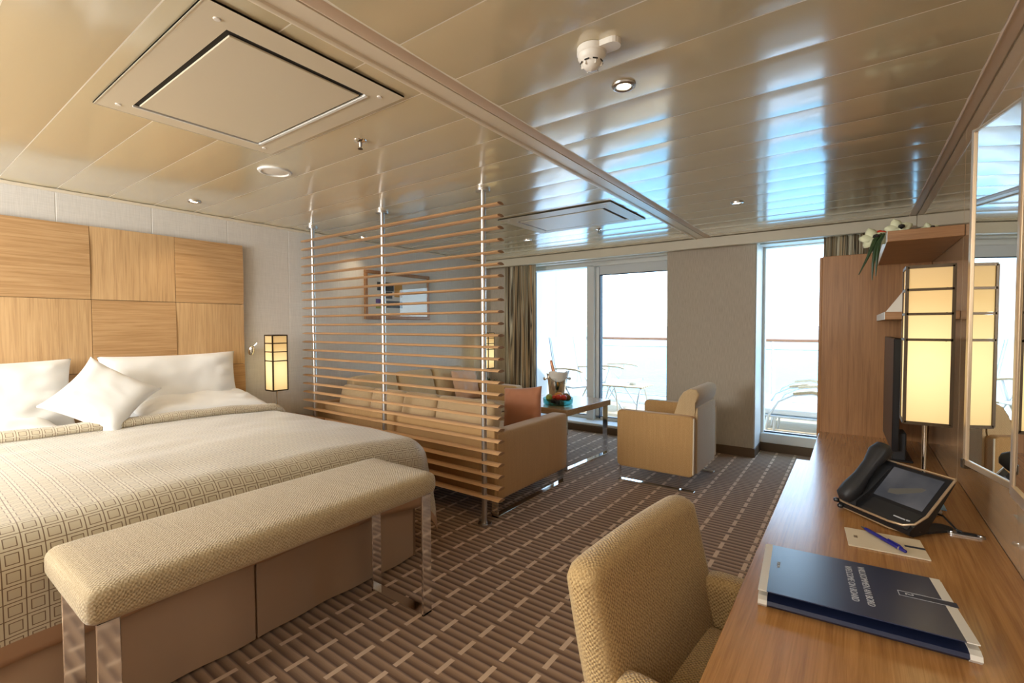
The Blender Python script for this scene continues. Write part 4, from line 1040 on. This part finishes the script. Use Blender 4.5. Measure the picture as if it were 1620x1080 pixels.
# ship picture shown on the screen
shp = mat('screen_ship_print', (.02,.02,.02), .3, emis=(.14,.12,.09), es=.5)
obj('screen_picture', pr([(.115,.052),(.205,.092),(.222,.092),(.215,.078),(.150,.040),(.118,.036)], 'z', .0009, .0012).__class__ and (lambda b: (bmesh.ops.transform(b, matrix=sm, verts=b.verts[:]), b)[1])(pr([(.115,.052),(.205,.092),(.222,.092),(.215,.078),(.150,.040),(.118,.036)], 'z', .0009, .0012)), shp, scr)
obj('front_bed', pr([(-.010,.0235),(.004,.0375),(.048,.0665),(.050,.068),(.004,.0395),(-.011,.026)], 'x', .085, .262), M['soft_black'], ph)
obj('maker_strip', bx(.195,.235,.012,.016,.0445,.0475), M['ink'], ph); obj('button', lt([(0,.002),(.006,.002),(.006,0),(0,0)], (.243,.016,.046), 14), M['ink'], ph, smooth=True, angle=40)
# handset in its cradle on the near side
obj('cradle', pr([(-.01,.012),(.05,.012),(.175,.165),(.165,.185),(.05,.085),(-.005,.050)], 'x', .0, .068), M['soft_black'], ph)
hs = [(.030,-.016,.052),(.030,.004,.078),(.030,.050,.112),(.030,.110,.168),(.030,.160,.215),(.030,.185,.228)]
hb_ = bmesh.new(); rings=[]
hp = [((-.022,.042),.016,.010),((-.014,.056),.030,.026),((.016,.082),.033,.030),((.055,.128),.026,.019),((.095,.172),.026,.019),((.130,.212),.033,.030),((.155,.230),.030,.026),((.166,.234),.016,.010)]
for (c_, a_, b_) in hp:
    i = hp.index((c_,a_,b_)); p0 = Vector((0,*hp[max(i-1,0)][0])); p1 = Vector((0,*hp[min(i+1,len(hp)-1)][0])); d = (p1-p0).normalized(); nn = Vector((0,-d.z,d.y))
    rings.append([hb_.verts.new(Vector((.030,*c_))+Vector((1,0,0))*a_*math.copysign(abs(math.cos(t))**.7,math.cos(t))+nn*b_*math.copysign(abs(math.sin(t))**.7,math.sin(t))) for t in (2*math.pi*k/18 for k in range(18))])
for A_, B2 in zip(rings, rings[1:]):
    for k in range(18): hb_.faces.new((A_[k],A_[(k+1)%18],B2[(k+1)%18],B2[k]))
hb_.faces.new(rings[0]); hb_.faces.new(rings[-1][::-1])
obj('handset', hb_, M['soft_black'], ph, smooth=True, angle=60)
for x,z in ((.0,.030),(.018,.014)): obj('cord_plug', lt([(0,-.009),(.009,-.006),(.011,0),(.009,.006),(0,.009)], (x-.004,-.018,z), 12), M['black'], ph, smooth=True)
obj('stand_foot', pr(rrect(.20,.255,.06,.20,.025), 'z', .0, .008), M['soft_black'], ph)
obj('support', bx(.06,.22,.085,.115,.008,.10,bev=.004), M['black'], ph)
cb = thing('cable', (.27,2.2,DZ), 'black telephone cable running to the desk outlet', 'cable')
obj('wire', tb([(.205,2.185,DZ+.030),(.235,2.225,DZ+.032),(.262,2.215,DZ+.028),(.278,2.165,DZ+.020),(.287,2.135,DZ+.013),(.300,2.132,DZ+.011)], .0035, 10), M['black'], cb, smooth=True)
op = thing('cable_outlet', (.31,2.135,DZ), 'oval metal cable outlet plate in the desk top', 'outlet', rotz=R(2))
obj('plate', pr(rrect(-.048,.048,-.016,.016,.0155,6), 'z', 0, .005), M['steel'], op)
for s in (-1,1): obj('screw', lt([(0,.0025),(.005,.002),(.0055,0)], (s*.036,0,.005), 12), M['chrome'], op, smooth=True)
obj('brush_slot', bx(-.022,.028,-.006,.006,.005,.010,bev=.002), M['black'], op)

# ------------------------------------------------------------------ desk chair
ch = thing('desk_chair', (-.24,1.24,0), 'tweed upholstered tub chair pulled up to the desk', 'chair')
def chair_back():
    bm = bmesh.new(); nu, nv = 18, 26; G = {}
    # section across the thickness (closed loop), swept along the width; local profile leans back
    sec = []
    def backpt(z):   # outer and inner face x for a height
        t = (z-.42)/.36
        return t
    loops = []
    for i in range(nu+1):
        u = -1+2*i/nu; u = math.copysign(1-(1-abs(u))**1.35, u)
        yw = .315; top = .772 - .010*u*u - .05*max(0,abs(u)-.82)**1.0
        cx_ = -.405 + .0*u + .045*u*u*0
        pts = []
        H0 = .30
        n1 = 9
        edge_r = math.sqrt(max(0, 1-max(0,(abs(u)-.86)/.14)**2))     # round off the side edges
        th_ = .046*(.35+.65*edge_r)
        for k in range(n1):           # inner face going up
            z = H0+(top-.035-H0)*k/(n1-1); lean = -.085*((z-.42)/.35)
            pts.append((cx_+lean+th_, z))
        for k in range(1,7):          # over the top
            a = math.pi*k/7; z = top-.035+.035*math.sin(a)*edge_r; lean = -.085*((top-.035-.42)/.35)
            pts.append((cx_+lean+th_*math.cos(a), z))
        for k in range(n1):           # outer face going down
            z = top-.035-(top-.035-H0)*k/(n1-1); lean = -.085*((z-.42)/.35)
            pts.append((cx_+lean-th_-.01*math.sin(math.pi*k/(n1-1))*edge_r, z))
        taper = 1-.10*0
        loops.append([bm.verts.new((x+.022*(-u)*0, 1.240+yw*u*(1+.03*(z-.5)), z)) for x, z in pts])
    for A_, B2 in zip(loops, loops[1:]):
        m_ = len(A_)
        for k in range(m_): bm.faces.new((A_[k],A_[(k+1)%m_],B2[(k+1)%m_],B2[k]))
    bm.faces.new(loops[0]); bm.faces.new(loops[-1][::-1])
    return bm
b = chair_back(); SK = Matrix.Translation((-.416,1.235,0)) @ Matrix.Rotation(R(-5),4,'Z') @ Matrix.Translation((.43,-1.24,0))
bmesh.ops.transform(b, matrix=SK, verts=b.verts[:])
obj('backrest', b, M['tweed'], ch, smooth=True, angle=60)
for y0_, y1_ in ((.925,1.005),(1.475,1.565)):
    obj('armrest', soft_box(-.40,.02,y0_,y1_,.20,.545,.030,(0,0,.004),10,M=SK), M['tweed'], ch, smooth=True)
obj('seat', soft_box(-.40,.04,1.005,1.475,.25,.42,.035,(0,0,.015),10,M=SK), M['tweed'], ch, smooth=True)
for x, y in ((-.42,.97),(-.42,1.51),(.0,.97),(.0,1.51)): obj('leg', tb([(x,y,.25),(x,y,0)], [.016,.012], 10), M['bronze'], ch, smooth=True)
